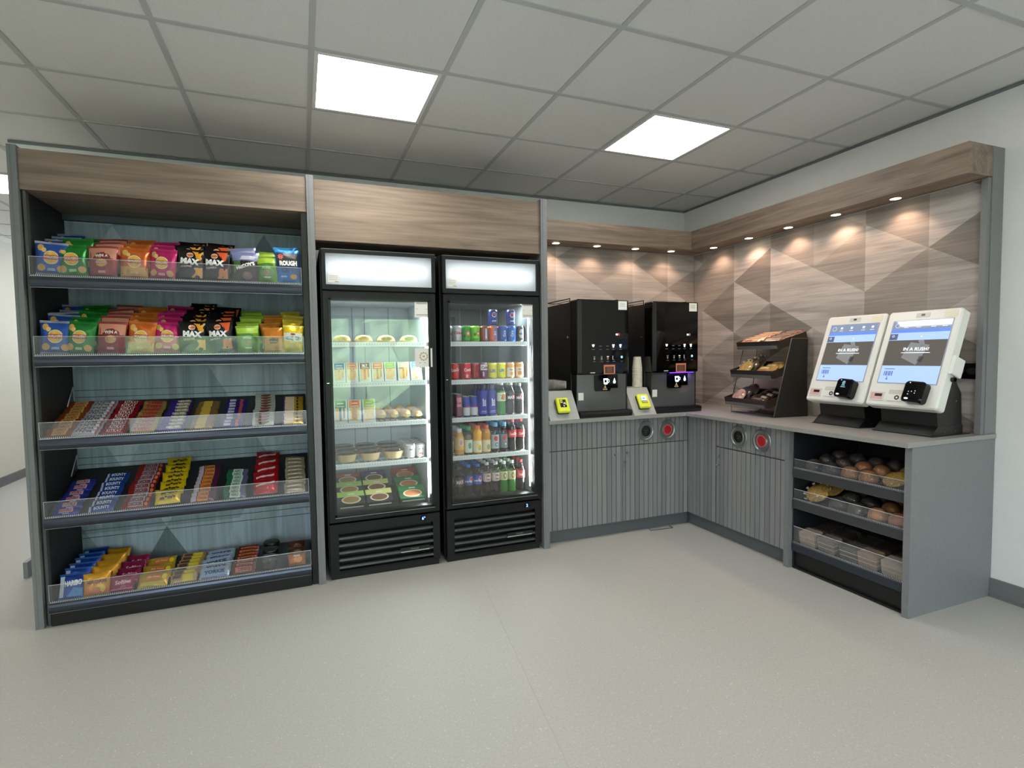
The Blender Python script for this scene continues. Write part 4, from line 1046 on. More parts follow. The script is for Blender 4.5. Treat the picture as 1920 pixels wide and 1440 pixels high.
for r in range(2):
    for k, x in enumerate((-2.985, -2.907, -2.829, -2.748)):
        t = thing('baguette', '%s baguette in clear wrap, %s, food fridge' % (['first', 'second', 'third', 'fourth'][k], ['front row', 'back row'][r]), 'baguette', (x, YS + 0.1 + r * 0.2, 0.937 + r * 0.004), 0, 'wrapped baguettes in the food fridge')
        b = MB(); p = []
        for a in range(9):
            y = -0.085 + a * 0.021; rr = 0.034 * (1 - abs(a - 4) ** 3 / 90.0)
            p += [(rr * math.cos(2 * PI * j / 14), y, 0.034 + rr * 0.92 * math.sin(2 * PI * j / 14)) for j in range(14)]
        fs = [(a * 14 + j, a * 14 + (j + 1) % 14, (a + 1) * 14 + (j + 1) % 14, (a + 1) * 14 + j) for a in range(8) for j in range(14)]
        b.mesh(p, fs + [tuple(range(14))[::-1], tuple(range(112, 126))], CRUST, True); b.build('bread', t)
        b = MB(); b.ell(lambda u, v: (u, -0.0865, v), 0, 0.03, 0.024, 0.009, mat('baguette_fill', (150, 150, 70), rough=0.7, noise=0.4, scale=70), 12, 1); b.build('filling', t)
        b = MB(); b.mesh([(q[0] * 1.06, q[1] * 1.1, 0.0345 + (q[2] - 0.034) * 1.04) for q in p], fs, FILM, True); b.build('wrapper', t)
KRAFT = mat('kraft_board', (206, 186, 140), rough=0.6, noise=0.06, scale=40)
for r in range(3):
    for k, x in enumerate((-3.207, -3.060, -2.912)):
        t = thing('meal_bowl', '%s kraft salad bowl across, %s of the food fridge' % (['first', 'second', 'third'][k], ['front row', 'middle row', 'back row'][r]), 'bowl', (x, YS + 0.075 + r * 0.146, 0.686), 0, 'kraft salad bowls in the food fridge')
        b = MB(); b.lathe([(0.048, 0.001), (0.051, 0.003), (0.066, 0.05), (0.069, 0.052), (0.066, 0.053), (0.05, 0.03), (0.0005, 0.028)], KRAFT, 24); b.build('bowl', t)
        b = MB(); b.lathe([(0.063, 0.046), (0.0005, 0.05)], mat('salad_mix', (96, 66, 48), rough=0.8, noise=0.6, scale=50), 18); b.build('salad', t)
        b = MB(); b.lathe([(0.0705, 0.05), (0.0705, 0.057), (0.06, 0.058), (0.058, 0.062), (0.0005, 0.062)], glass('smoked_lid', tint=(0.55, 0.48, 0.42), rough=0.06, ior=1.6), 24); b.build('clear_lid', t)
POT = mat('yoghurt_pot', (222, 224, 224), rough=0.35)
for c_, x in enumerate((-2.805, -2.741)):
    for r in range(4):
        t = thing('yoghurt_pot', '%s yoghurt pot, %s, beside the salad bowls' % (['plain lidded', 'red fruit printed'][c_], ORD[r]), 'pot', (x, YS + 0.045 + r * 0.075, 0.686), 0, 'yoghurt pots in the food fridge')
        b = MB(); b.lathe([(0.022, 0.001), (0.024, 0.004), (0.0305, 0.078), (0.032, 0.08)], POT, 20); b.disc(0.022, 0.001, POT)
        fn = lambda u, v: ((0.0262 + v * 0.07) * math.sin(u), -(0.0262 + v * 0.07) * math.cos(u), v)
        if c_: 
            for q in ((0.0, 0.03), (0.25, 0.022), (-0.22, 0.024)): b.ell(fn, q[0], q[1], 0.2, 0.006, ink((206, 70, 60)), 12, 2)
        b.rect(fn, -0.5, 0.5, 0.05, 0.058, ink((120, 122, 130)), 4, 1); b.build('pot', t)
        b = MB(); b.lathe([(0.033, 0.08), (0.033, 0.086), (0.029, 0.0865), (0.028, 0.092), (0.0005, 0.092)], FILM, 20); b.build('clear_lid', t)
def mealbox(x, y, z, w, d, h, top, face, pic, label, yaw=0):
    t = tag(MBOX(w, d, h, top, face, pic).build('meal_box'), label, 'meal box', 'boxed ready meals in the food fridge'); t.location = (x, y, z); t.rotation_euler = (R(24), 0, R(yaw))
def MBOX(w, d, h, top, face, pic):
    b = MB(); m = mat('box_%02x%02x%02x' % face, face, rough=0.4)
    b.box(-w / 2, w / 2, 0, d, 0, h, m)
    tp = lambda u, v: (u * w / 2, v * d, h + 0.0008)
    b.rect(tp, -1, 1, 0.6, 1.0, ink(top), 1, 1); t2 = lambda u, v: (u * w / 2, v * d, h + 0.0014)
    b.ell(t2, 0, 0.36, 0.72, 0.3, ink((226, 214, 186)), 18, 1); t3 = lambda u, v: (u * w / 2, v * d, h + 0.002)
    b.ell(t3, 0, 0.36, 0.6, 0.24, ink(pic), 18, 1)
    b.rect(t3, -0.2, 0.3, 0.74, 0.82, ink((240, 238, 230)), 1, 1)
    f = lambda u, v: (u * w / 2, -0.0008, v * h)
    b.rect(f, -0.85, 0.85, 0.3, 0.55, ink((214, 214, 204)), 1, 1)
    return b
for k, (x, c1) in enumerate([(-3.187, (170, 206, 110)), (-3.012, (210, 214, 130))]):
    for r in range(3):
        top = [c1, c1, [(160, 60, 40), (90, 60, 120)][k]][r]
        mealbox(x, YS + 0.02 + r * 0.135, 0.393 + r * 0.034, 0.165, 0.132, 0.035, top, (34, 34, 36), [(150, 120, 70), (120, 80, 60)][k],
                ['lime topped', 'cream yellow topped'][k] + ' ready meal box, ' + ORD[r] if r < 2 else ['rust topped ready meal box at the back of its stack', 'purple topped ready meal box at the back of its stack'][k])
for r in range(3):
    mealbox(-2.798, YS + 0.025 + r * 0.135, 0.393 + r * 0.034, 0.172, 0.132, 0.036, [(34, 120, 66), (34, 120, 66), (160, 50, 50)][r], [(40, 92, 60), (40, 92, 60), (120, 40, 40)][r], (190, 120, 80),
            ['green and brown ready meal box at the front by the light strip', 'green and brown ready meal box behind the front one', 'red cornered ready meal box at the back'][r])

# ---- drinks
def wrapfn(r):
    return lambda u, v: (r * math.sin(u), -r * math.cos(u), v)
ALU = mat('can_aluminium', (186, 190, 192), rough=0.3, metal=0.9)
def can(key_c, label, x, y, z, decor=(), r=0.032, h=0.108, group='drinks cans in the drinks fridge'):
    b = MB(); m = mat('can_%02x%02x%02x' % key_c, key_c, rough=0.28, metal=0.3)
    b.lathe([(r * .78, 0.001), (r * .84, 0.003), (r, 0.01), (r, h - 0.012), (r * .84, h - 0.003)], m, 22); b.disc(r * .78, 0.001, ALU)
    lay = 0
    for d in decor:
        lay += 0.0004; fn = wrapfn(r + 0.0003 + lay)
        if d[0] == 'E': b.ell(fn, d[1], d[2] * h, d[3], d[4] * h, ink(d[5]), 16, 3)
        elif d[0] == 'R': b.rect(fn, d[1], d[2], d[3] * h, d[4] * h, ink(d[5]), 10, 1)
        elif d[0] == 'T': b.text(fn, d[1], d[2], d[3] * h, d[4] * h, ink(d[5]), aspect=1 / r, maxw=d[6] if len(d) > 6 else 1.7, rot=d[7] if len(d) > 7 else 0, bold=0.04)
    o = tag(b.build('drink_can'), label, 'can', group); o.location = (x, y, z); o.rotation_euler = (0, 0, random.uniform(-0.25, 0.25))
    b = MB(); b.lathe([(r * .85, h - 0.003), (r * .85, h), (r * .79, h), (r * .77, h - 0.004), (0.0005, h - 0.004)], ALU, 20); b.lathe([(0.0, h - 0.003), (0.007, h - 0.003)], ALU, 8, (0, -0.006, 0)); b.build('lid', o)
    return o
Y0 = -0.79 + 0.034
PEP = [('E', 0, 0.62, 0.42, 0.14, (236, 236, 240)), ('P', 0)]
def row(fn, n, pitch, desc, where, z, x, **k):
    for r in range(n):
        fn(x, Y0 + r * pitch, z, '%s, %s of the %s' % (desc, ORD[r], where))
TOPD, SECD = 'top drinks shelf', 'second drinks shelf'
def cans(col, decor, desc, x, z, where, n=3, h=0.108, r=0.0315, pitch=0.068, dy=0.0):
    for k in range(n):
        can(col, '%s, %s, %s' % (desc, ORD[k], where), x, Y0 + dy + k * pitch, z, decor if k < 2 else (), r, h)
HEART = ('E', 0, 0.5, 0.6, 0.24, (226, 190, 196))
CT = [((196, 200, 204), [HEART, ('T', 'Cola', 0, 0.5, 0.16, (170, 40, 50))], 'silver drinks can with pale pink oval', -2.5345), ((190, 192, 198), [('E', 0, 0.52, 0.7, 0.26, (230, 206, 210)), ('T', 'Coke', 0, 0.54, 0.18, (176, 40, 54))], 'pale silver can with red script', -2.4795),
      ((70, 150, 50), [('E', 0.25, 0.5, 0.42, 0.16, (206, 120, 60)), ('E', 0.25, 0.5, 0.2, 0.08, (236, 232, 220)), ('E', -0.5, 0.35, 0.25, 0.1, (30, 80, 30))], 'dark green can with orange spot', -2.415),
      ((130, 206, 60), [('E', 0.25, 0.5, 0.42, 0.16, (206, 110, 50)), ('E', 0.25, 0.5, 0.2, 0.08, (236, 232, 220)), ('E', -0.5, 0.45, 0.25, 0.1, (40, 110, 40)), ('R', -1, 1, 0.1, 0.2, (60, 160, 50))], 'lime green can with orange spot', -2.353),
      ((136, 70, 44), [('R', 0.2, 0.9, 0.1, 0.85, (110, 120, 170)), ('R', 0.3, 0.6, 0.2, 0.8, (220, 214, 220))], 'brown can with blue stripe', -2.293),
      ((206, 96, 50), [('R', 0.1, 0.9, 0.1, 0.88, (110, 110, 160)), ('T', 'IRN', 0.45, 0.5, 0.16, (236, 230, 230), 1.2, PI / 2)], 'orange can with blue stripe', -2.227),
      ((34, 80, 160), [('T', 'Cola', 0, 0.5, 0.18, (200, 214, 236), 1.4, PI / 2)], 'mid blue can under the stacked navy cans', -2.156), ((30, 92, 180), [('T', 'Cola', 0, 0.5, 0.18, (214, 226, 240), 1.4, PI / 2)], 'bright blue can under the stacked navy cans', -2.089),
      ((52, 54, 58), [('E', 0, 0.5, 0.55, 0.3, (190, 194, 196)), ('T', 'MAX', 0, 0.5, 0.14, (30, 30, 30))], 'charcoal and silver can by the light strip', -2.022)]
random.seed(11)
for k, (col, dec, desc, x) in enumerate(CT): cans(col, dec, desc, x, 1.438, TOPD, r=0.031, dy=0.0 if k else 0.034)
NAVY = [('E', 0, 0.66, 0.5, 0.16, (232, 232, 238)), ('E', 0, 0.70, 0.42, 0.09, (190, 40, 60)), ('E', 0, 0.61, 0.36, 0.06, (40, 60, 150)), ('T', 'pepsi', 0, 0.28, 0.12, (220, 226, 240), 1.2)]
for k, x in enumerate((-2.215, -2.094)):
    can((30, 44, 116), ['navy can with red white and blue emblem stacked over the orange can', 'navy can with red white and blue emblem stacked over the bright blue can'][k], x if k else -2.225, Y0, 1.5475, NAVY)
CT2 = [((206, 52, 48), [('T', 'Coca-Cola', 0, 0.6, 0.2, (240, 226, 224), 2.0, 0.1)], 'bright red can with white script by the fridge wall', -2.505), ((206, 30, 44), [('T', 'Coca', 0, 0.6, 0.22, (244, 230, 230), 1.6, 0.1), ('R', -0.4, 0.1, 0.1, 0.3, (220, 190, 190))], 'red can with large white script', -2.419),
       ((140, 20, 34), [('R', 0.1, 0.5, 0.2, 0.4, (180, 60, 70))], 'dark red can', -2.358), ((110, 40, 86), [('R', -1.0, 1.0, 0.55, 0.9, (226, 220, 226)), ('T', 'Coke', 0, 0.72, 0.2, (40, 30, 40), 1.6, 0.1), ('R', -0.5, -0.2, 0.15, 0.45, (200, 190, 210))], 'plum can with white script band', -2.302),
       ((216, 206, 40), [('T', 'Lilt', -0.1, 0.5, 0.22, (60, 90, 170), 1.5, 0.1)], 'yellow can with blue lettering at its middle', -2.234), ((224, 226, 50), [('T', 'Lilt', -0.4, 0.52, 0.2, (70, 110, 180), 1.2, 0.1)], 'lemon yellow can with small blue lettering', -2.168),
       ((226, 170, 110), [('R', -1, 1, 0.1, 0.68, (232, 226, 206)), ('E', 0.1, 0.3, 0.4, 0.12, (226, 160, 90)), ('T', 'San', 0, 0.55, 0.12, (150, 130, 90), 0.9)], 'peach and cream can', -2.104), ((226, 160, 100), [('R', -1, 1, 0.1, 0.7, (236, 222, 196)), ('E', 0, 0.32, 0.5, 0.14, (216, 140, 70)), ('T', 'San', 0, 0.57, 0.12, (150, 120, 80), 0.9)], 'orange topped cream can by the light strip', -2.033)]
for col, dec, desc, x in CT2: cans(col, dec, desc, x, 1.186, SECD)
MIDD, FOUD, BOTD = 'middle drinks shelf', 'fourth drinks shelf', 'bottom drinks shelf'
cans((44, 84, 50), [('R', -0.4, 0.8, 0.1, 0.9, (30, 40, 34))], 'tall dark green can', -2.536, 0.934, MIDD, 2, 0.16, 0.028, dy=0.032)
cans((122, 50, 76), [('R', -0.5, 0.7, 0.45, 0.85, (214, 130, 150)), ('T', 'Cola', 0, 0.62, 0.12, (60, 20, 40), 1.1)], 'tall pink and maroon can', -2.482, 0.934, MIDD, 2, 0.155, 0.028)
RB = [('R', -1.6, 1.6, 0.06, 0.46, (206, 210, 214)), ('P', 0), ('R', -0.5, 0.5, 0.46, 0.52, (190, 40, 60))]
for k, x in enumerate((-2.423, -2.369)):
    cans((36, 56, 170), [RB[0], RB[2]], ['slim blue and silver can beside the pink can', 'slim blue and silver can beside the blue bottle'][k], x, 0.934, MIDD, 2, 0.135, 0.0245)
# bottles: (radius, height) profiles as fractions
def bottle(x, y, z, label, body, cap_c, lab, h=0.21, r=0.031, shape='coke', decor=(), neck=None, lz=(0.42, 0.68), fill=0.8, detail=True, dy=0.0):
    P = {'coke': [(.80, 0), (.92, .02), (.95, .12), (.86, .30), (.98, .48), (1.0, .60), (.86, .74), (.52, .86), (.40, .90), (.40, .925)],
         'pepsi': [(.85, 0), (.98, .03), (1.0, .2), (.95, .42), (.98, .62), (.92, .72), (.62, .83), (.42, .89), (.40, .925)],
         'juice': [(.92, 0), (1.0, .03), (1.0, .46), (.93, .50), (.99, .60), (.99, .72), (.80, .80), (.56, .86), (.52, .89)],
         'squat': [(.90, 0), (1.0, .03), (1.0, .60), (.9, .72), (.6, .83), (.52, .88)]}[shape]
    seg = []
    for i in range(len(P) - 1):
        seg.append(body if P[i + 1][1] <= fill + 1e-6 else (neck or body))
    b = MB(); b.lathe([(a * r, c * h + 0.0008) for a, c in P], body, 18, mats=seg); b.disc(P[0][0] * r, 0.0008, body, 18); b.disc(P[-1][0] * r, P[-1][1] * h, body, 18)
    o = tag(b.build('drink_bottle'), label, 'bottle', 'drinks bottles in the drinks fridge'); o.location = (x, y, z)
    cr = 0.0145 if shape in ('coke', 'pepsi') else 0.018
    zc = P[-1][1] * h
    b = MB(); cm = mat('cap_%02x%02x%02x' % cap_c, cap_c, rough=0.35)
    b.lathe([(cr * 1.04, zc - 0.004), (cr * 1.04, zc), (cr, zc + 0.002), (cr, h - 0.001), (cr * .9, h), (0.0005, h)], cm, 16); b.build('cap', o)
    if lab:
        b = MB(); lm = ink(lab); z0, z1 = lz[0] * h, lz[1] * h
        rr = r * 1.012; b.lathe([(rr, z0), (rr, z1)], lm, 20)
        if detail:
            lay = 0
            for d in decor:
                lay += 0.0004; fn = wrapfn(rr + 0.0003 + lay)
                if d[0] == 'E': b.ell(fn, d[1], z0 + (z1 - z0) * d[2], d[3], (z1 - z0) * d[4], ink(d[5]), 14, 3)
                elif d[0] == 'R': b.rect(fn, d[1], d[2], z0 + (z1 - z0) * d[3], z0 + (z1 - z0) * d[4], ink(d[5]), 8, 1)
                else: b.text(fn, d[1], d[2], z0 + (z1 - z0) * d[3], (z1 - z0) * d[4], ink(d[5]), aspect=1 / r, maxw=1.7, rot=d[6] if len(d) > 6 else 0.08, bold=0.04)
        b.build('label', o)
    return o
CLEARN = glass('bottle_neck', tint=(0.86, 0.88, 0.88), rough=0.03, ior=1.55)
COLA = mat('cola', (26, 14, 12), rough=0.08, spec=0.7)
GREENB = mat('green_bottle', (44, 124, 44), rough=0.1, spec=0.7)
GREENN = glass('green_neck', tint=(0.45, 0.8, 0.42), rough=0.03, ior=1.5)
BLUEB = mat('blue_bottle', (34, 44, 140), rough=0.15, spec=0.6)
JUICE = mat('orange_juice', (232, 172, 30), rough=0.12, spec=0.6)
APPLE = mat('apple_juice', (206, 152, 60), rough=0.1, spec=0.6)
ZERO = [('E', -0.2, 0.5, 0.5, 0.4, (60, 60, 64)), ('E', 0.35, 0.5, 0.35, 0.3, (190, 50, 60)), ('T', 'MAX', -0.1, 0.45, 0.4, (230, 230, 230))]
def bottles(n, pitch, desc, where, z, x, *a, **k):
    o = None; Y0 = -0.756 + k.pop('dy', 0.0)
    for r in range(n):
        lab = '%s, %s, %s' % (desc, ORD[r], where)
        if r == 0: o = bottle(x, Y0, z, lab, *a, **k)
        else:
            c = dup(o, lab); c.location = (x, Y0 + r * pitch, z); c.rotation_euler = (0, 0, random.uniform(-0.4, 0.4))
BO = [('T', 'BOOST', 0.1, 0.5, 0.16, (224, 230, 246), PI / 2), ('R', -0.9, 0.9, 0.03, 0.06, (120, 130, 214)), ('R', -0.6, 0.6, 0.1, 0.13, (190, 190, 236))]
bottles(3, 0.068, 'deep blue bottle with white lettering by the slim cans', MIDD, 0.934, -2.308, BLUEB, (24, 28, 84), (36, 48, 160), 0.213, 0.03, 'squat', BO, None, (0.06, 0.8))
bottles(3, 0.068, 'deep blue bottle with white lettering by the green bottle', MIDD, 0.934, -2.243, BLUEB, (24, 28, 84), (32, 40, 146), 0.213, 0.03, 'squat', BO, None, (0.06, 0.8))
bottles(3, 0.068, 'green bottle with white cap and cream label', MIDD, 0.934, -2.173, GREENB, (222, 226, 222), (222, 224, 200), 0.226, 0.032, 'pepsi', [('E', 0.2, 0.5, 0.4, 0.4, (206, 130, 60)), ('T', '7', -0.1, 0.5, 0.55, (40, 120, 50))], GREENN)
bottles(3, 0.068, 'dark bottle with clear shoulder beside the green bottle', MIDD, 0.934, -2.104, COLA, (196, 200, 200), (34, 32, 34), 0.222, 0.031, 'pepsi', ZERO, CLEARN)
bottles(3, 0.068, 'dark cola bottle by the light strip', MIDD, 0.934, -2.036, COLA, (120, 120, 124), (36, 32, 34), 0.215, 0.031, 'pepsi', [('E', 0.1, 0.55, 0.45, 0.4, (206, 120, 130)), ('T', 'MAX', -0.2, 0.45, 0.36, (230, 230, 230))], CLEARN)
bottles(1, 0.07, 'pale apple juice bottle half hidden by the fridge wall', FOUD, 0.679, -2.537, APPLE, (214, 216, 214), (220, 200, 140), 0.18, 0.0265, 'squat', (), None, (0.1, 0.5), dy=0.035)
bottles(3, 0.07, 'amber juice bottle with white cap and round pink badge', FOUD, 0.679, -2.478, APPLE, (226, 228, 226), (214, 176, 90), 0.178, 0.0325, 'squat', [('E', 0.1, 0.6, 0.5, 0.3, (240, 234, 230)), ('E', 0.1, 0.6, 0.38, 0.23, (206, 140, 160))], None, (0.2, 0.66))
bottles(3, 0.07, 'clear bottle with green cap and cream label', FOUD, 0.679, -2.415, mat('pear_water', (92, 84, 54), rough=0.1), (40, 150, 96), (222, 226, 206), 0.187, 0.0285, 'squat', [('E', 0.1, 0.55, 0.4, 0.25, (90, 160, 110))], CLEARN, (0.06, 0.52))
bottles(3, 0.07, 'orange juice bottle with orange cap', FOUD, 0.679, -2.350, JUICE, (226, 112, 36), (236, 228, 196), 0.19, 0.032, 'juice', [('E', 0.2, 0.4, 0.35, 0.25, (170, 180, 90)), ('E', -0.2, 0.6, 0.3, 0.2, (236, 200, 70))], None, (0.05, 0.46))
bottles(3, 0.07, 'darker orange juice bottle with orange cap', FOUD, 0.679, -2.286, mat('dark_juice', (196, 136, 40), rough=0.12), (214, 96, 30), (226, 214, 176), 0.19, 0.03, 'juice', [('E', 0.2, 0.4, 0.35, 0.25, (150, 160, 80))], None, (0.05, 0.46))
DP = [('E', -0.1, 0.72, 0.5, 0.18, (190, 70, 70)), ('E', 0.1, 0.3, 0.4, 0.14, (60, 66, 70)), ('E', 0.1, 0.3, 0.25, 0.09, (190, 210, 214))]
bottles(3, 0.07, 'dark bottle with light blue cap and grey label', FOUD, 0.679, -2.222, COLA, (110, 170, 206), (176, 190, 194), 0.203, 0.029, 'squat', DP, CLEARN, (0.12, 0.6), fill=0.7)
bottles(3, 0.07, 'dark bottle with light blue cap and slate label', FOUD, 0.679, -2.158, COLA, (110, 170, 206), (124, 136, 140), 0.203, 0.028, 'squat', DP, CLEARN, (0.12, 0.6), fill=0.7)
RC = [('T', 'Coca-Cola', 0, 0.5, 0.4, (244, 232, 230))]
bottles(3, 0.07, 'red labelled cola bottle beside the blue capped bottle', FOUD, 0.679, -2.096, COLA, (196, 50, 54), (200, 60, 62), 0.222, 0.031, 'coke', RC, CLEARN, (0.42, 0.66))
bottles(3, 0.07, 'red labelled cola bottle by the light strip', FOUD, 0.679, -2.028, COLA, (190, 50, 54), (206, 66, 66), 0.222, 0.031, 'coke', RC, CLEARN, (0.42, 0.66))
ZB = 0.391
bottles(3, 0.07, 'dark bottle with grey cap at the fridge wall', BOTD, ZB, -2.536, COLA, (70, 72, 74), (48, 46, 48), 0.205, 0.0275, 'pepsi', [('E', 0.3, 0.5, 0.4, 0.3, (190, 170, 174))], CLEARN, (0.36, 0.68), dy=0.035)
bottles(3, 0.07, 'dark bottle with black cap and white marked black label', BOTD, ZB, -2.482, COLA, (56, 58, 60), (44, 46, 48), 0.205, 0.030, 'pepsi', ZERO, CLEARN, (0.36, 0.68))
PP = [('E', 0.35, 0.55, 0.42, 0.32, (230, 232, 238)), ('E', 0.35, 0.64, 0.34, 0.18, (190, 50, 70)), ('T', 'pepsi', -0.5, 0.4, 0.3, (220, 228, 240))]
for x, d in ((-2.418, 'blue capped cola bottle beside the black labelled bottle'), (-2.353, 'blue capped cola bottle beside the clear capped bottles')):
    bottles(4, 0.068, d, BOTD, ZB, x, COLA, (44, 110, 206), (48, 84, 170), 0.215, 0.03, 'pepsi', PP, CLEARN, (0.36, 0.66), fill=0.45 + .3)
for x, d, c in ((-2.287, 'pale capped cola bottle with pinkish label', (206, 178, 178)), (-2.222, 'pale capped cola bottle with greyish label', (206, 196, 192))):
    bottles(4, 0.068, d, BOTD, ZB, x, COLA, (206, 212, 210), c, 0.22, 0.0295, 'coke', [('E', 0.0, 0.5, 0.5, 0.34, (150, 110, 110)), ('T', 'Diet', 0, 0.5, 0.3, (236, 230, 228))], CLEARN, (0.4, 0.66), fill=0.7)
for x, d in ((-2.162, 'green bottle with white cap beside the cola bottles'), (-2.102, 'green bottle with white cap beside the red capped bottle')):
    bottles(4, 0.068, d, BOTD, ZB, x, GREENB, (206, 224, 206), (206, 206, 160), 0.218, 0.0285, 'pepsi', [('E', 0.0, 0.5, 0.45, 0.35, (130, 120, 60)), ('E', 0.05, 0.5, 0.25, 0.2, (206, 190, 140))], GREENN, (0.4, 0.68), fill=0.7)
bottles(3, 0.068, 'red labelled cola bottle by the light strip', BOTD, ZB, -2.033, COLA, (180, 60, 62), (206, 76, 74), 0.22, 0.03, 'coke', RC, CLEARN, (0.42, 0.66), fill=0.7)
# ------------------------------------------------------------------ coffee machines
PURPLE = mat('purple_light', (120, 60, 255), emit=2.5)
def coffee_machine(x0, label, purple):
    t = thing('coffee_machine', label, 'coffee machine', (x0 + 0.215, -0.85, 0.887), 0)
    w = 0.215; z = lambda a: a - 0.887
    b = MB(); b.box(-w, w, 0.10, 0.55, z(0.905), z(1.722), mat('machine_black', (15, 15, 16), rough=0.45, noise=0.06, scale=60)); b.box(-w + .02, w - .02, 0.12, 0.53, 0, z(0.905), BLACK)
    b.build('body', t, 0.004)
    b = MB(); b.rbox(-w, w, z(1.196), z(1.735), 0.0, 0.10, 0.012, GLOSSBLACK, 4, ch=0.006)
    b.box(-w, -w + 0.035, -0.002, 0.0, z(1.21), z(1.725), mat('machine_edge', (34, 35, 35), rough=0.25))
    X = lambda fx: -w + fx * 2 * w
    def zz(py): return z(1.73 - (py - 520) / 540.0 * 0.535)
    IC = mat('icon_white', (236, 236, 232), emit=0.9); ID = mat('icon_dim', (120, 122, 122), emit=0.25); IB = mat('icon_blue', (150, 200, 226), emit=1.0)
    f = lambda cx, cz: flat(-0.0015, cx, cz)
    for k, fx in enumerate((0.30, 0.44, 0.575, 0.69, 0.83)):
        g = f(X(fx), zz(852)); m = IC if k in (0, 3, 4) else ID
        if k in (0, 3, 4): b.poly([g(-0.011, 0.012), g(0.011, 0.012), g(0.009, 0.004), g(0.005, -0.012 if k else -0.006), g(-0.005, -0.012 if k else -0.006), g(-0.009, 0.004)][::-1], m)
        else: b.rect(g, -0.011, 0.011, -0.002, 0.001, m, 1, 1)
        b.rect(g, -0.011, 0.011, -0.026, -0.0235, ID, 1, 1)
    for k, fx in enumerate((0.32, 0.46, 0.58, 0.70, 0.855)):
        g = f(X(fx), zz(940)); m = IB if k == 4 else (IC if k in (2,) else ID)
        if k == 4: b.ell(g, 0, 0.006, 0.0095, 0.0095, m, 16, 1)
        elif k == 3: b.rect(g, -0.010, -0.008, -0.012, 0.016, IC, 1, 1); b.rect(g, -0.010, 0.006, -0.014, -0.012, ID, 1, 1)
        else: b.rect(g, -0.008, 0.008, 0.008, 0.013, m, 1, 1); b.rect(g, -0.006, 0.006, -0.012, 0.004, ID, 1, 1)
        b.rect(g, -0.011, 0.011, -0.026, -0.0235, ID, 1, 1)
    g = f(X(0.78), zz(768)); b.rect(g, -0.018, 0.0, -0.006, 0.007, IC, 1, 1); b.rect(g, 0.002, 0.016, -0.008, 0.01, mat('icon_red', (150, 50, 30), emit=0.6) if not purple else ID, 1, 1)
    door = b.build('door', t)
    b = MB(); b.box(X(0.5), X(0.72), -0.0025, -0.0015, zz(1060) + 0.002, zz(990), mat('sticker_orange', (214, 130, 90), rough=0.6))
    b.box(X(0.525), X(0.695), -0.003, -0.0024, zz(1053) + 0.002, zz(1003), mat('sticker_dark', (60, 34, 26), rough=0.6))
    for q in (1012, 1022, 1032, 1042): b.box(X(0.55), X(0.67), -0.0034, -0.003, zz(q) - 0.001, zz(q) + 0.001, mat('sticker_text', (190, 140, 110), rough=0.7))
    part_label(b.build('sticker', door), 'orange bordered warning sticker')
    b = MB(); b.box(X(0.79), X(0.96), -0.0025, -0.0015, z(1.665), z(1.728), PAPER)
    for q in range(3): b.box(X(0.82), X(0.92), -0.003, -0.0024, z(1.69) + q * 0.01, z(1.692) + q * 0.01, mat('notice_print', (150, 150, 150)))
    part_label(b.build('notice', door), 'small white paper notice')
    b = MB(); b.box(X(0.24), X(0.33), -0.003, -0.0015, z(1.206), z(1.212), mat('badge_silver', (206, 208, 206), rough=0.3)); b.build('badge', door)
    # dispensing bay
    b = MB(); b.box(-w + 0.012, w - 0.004, 0.035, 0.10, z(0.934), z(1.195), mat('bay_panel', (112, 113, 112), rough=0.16, metal=0.5)); b.box(-w + 0.006, -w + 0.012, 0.03, 0.10, z(0.934), z(1.195), BLACK)
    b.box(w - 0.004, w + 0.001, 0.03, 0.10, z(0.934), z(1.195), BLACK)
    bay = b.build('bay_panel', t)
    b = MB(); b.prism([(X(0.36), z(1.192)), (X(0.36), z(1.085)), (X(0.38), z(1.072)), (X(0.66), z(1.072)), (X(0.68), z(1.092)), (X(0.82), z(1.092)), (X(0.82), z(1.192))], 'y', 0.028, 0.0345, GLOSSBLACK)
    IG = mat('icon_lit', (206, 236, 240), emit=2.2); f = lambda cx, cz: flat(0.0272, cx, cz)
    g = f(X(0.585), z(1.142))
    b.prism([(X(0.585) + a, z(1.142) + c) for a, c in ((-0.022, 0.022), (0.016, 0.022), (0.013, -0.016), (0.006, -0.022), (-0.012, -0.022), (-0.019, -0.016))], 'y', 0.026, 0.028, IG)
    b.rect(flat(0.0255, X(0.585), z(1.142)), -0.014, 0.004, -0.008, 0.012, GLOSSBLACK, 1, 1)
    b.tube([(X(0.585) + 0.016, 0.027, z(1.142) + 0.014), (X(0.585) + 0.027, 0.027, z(1.142) + 0.01), (X(0.585) + 0.026, 0.027, z(1.142) - 0.004), (X(0.585) + 0.014, 0.027, z(1.142) - 0.01)], 0.0022, IG, 6)
    pts = [(0, 0.026)] + [(0.011 * math.sin(a), -0.006 - 0.011 * math.cos(a)) for a in [R(100 - 200 * k / 10) for k in range(11)]]
    b.poly([(X(0.75) + a, 0.0272, z(1.142) + c) for a, c in pts], IG)
    IY = mat('icon_amber', (226, 206, 130), emit=0.8)
    b.tube([(X(0.565) + a, 0.027, z(1.096) + c) for a, c in ((0, 0.016), (0.016, -0.014), (-0.016, -0.014))], 0.0018, IY, 6, True)
    b.box(X(0.565) - 0.001, X(0.565) + 0.001, 0.026, 0.028, z(1.088), z(1.102), IY)
    part_label(b.build('bay_display', bay), 'black display with lit cup and drop icons')
    b = MB(); b.box(X(0.055), X(0.155), 0.033, 0.0345, z(1.01), z(1.065), mat('bay_sticker', (222, 226, 216), rough=0.6)); b.build('sticker', bay)
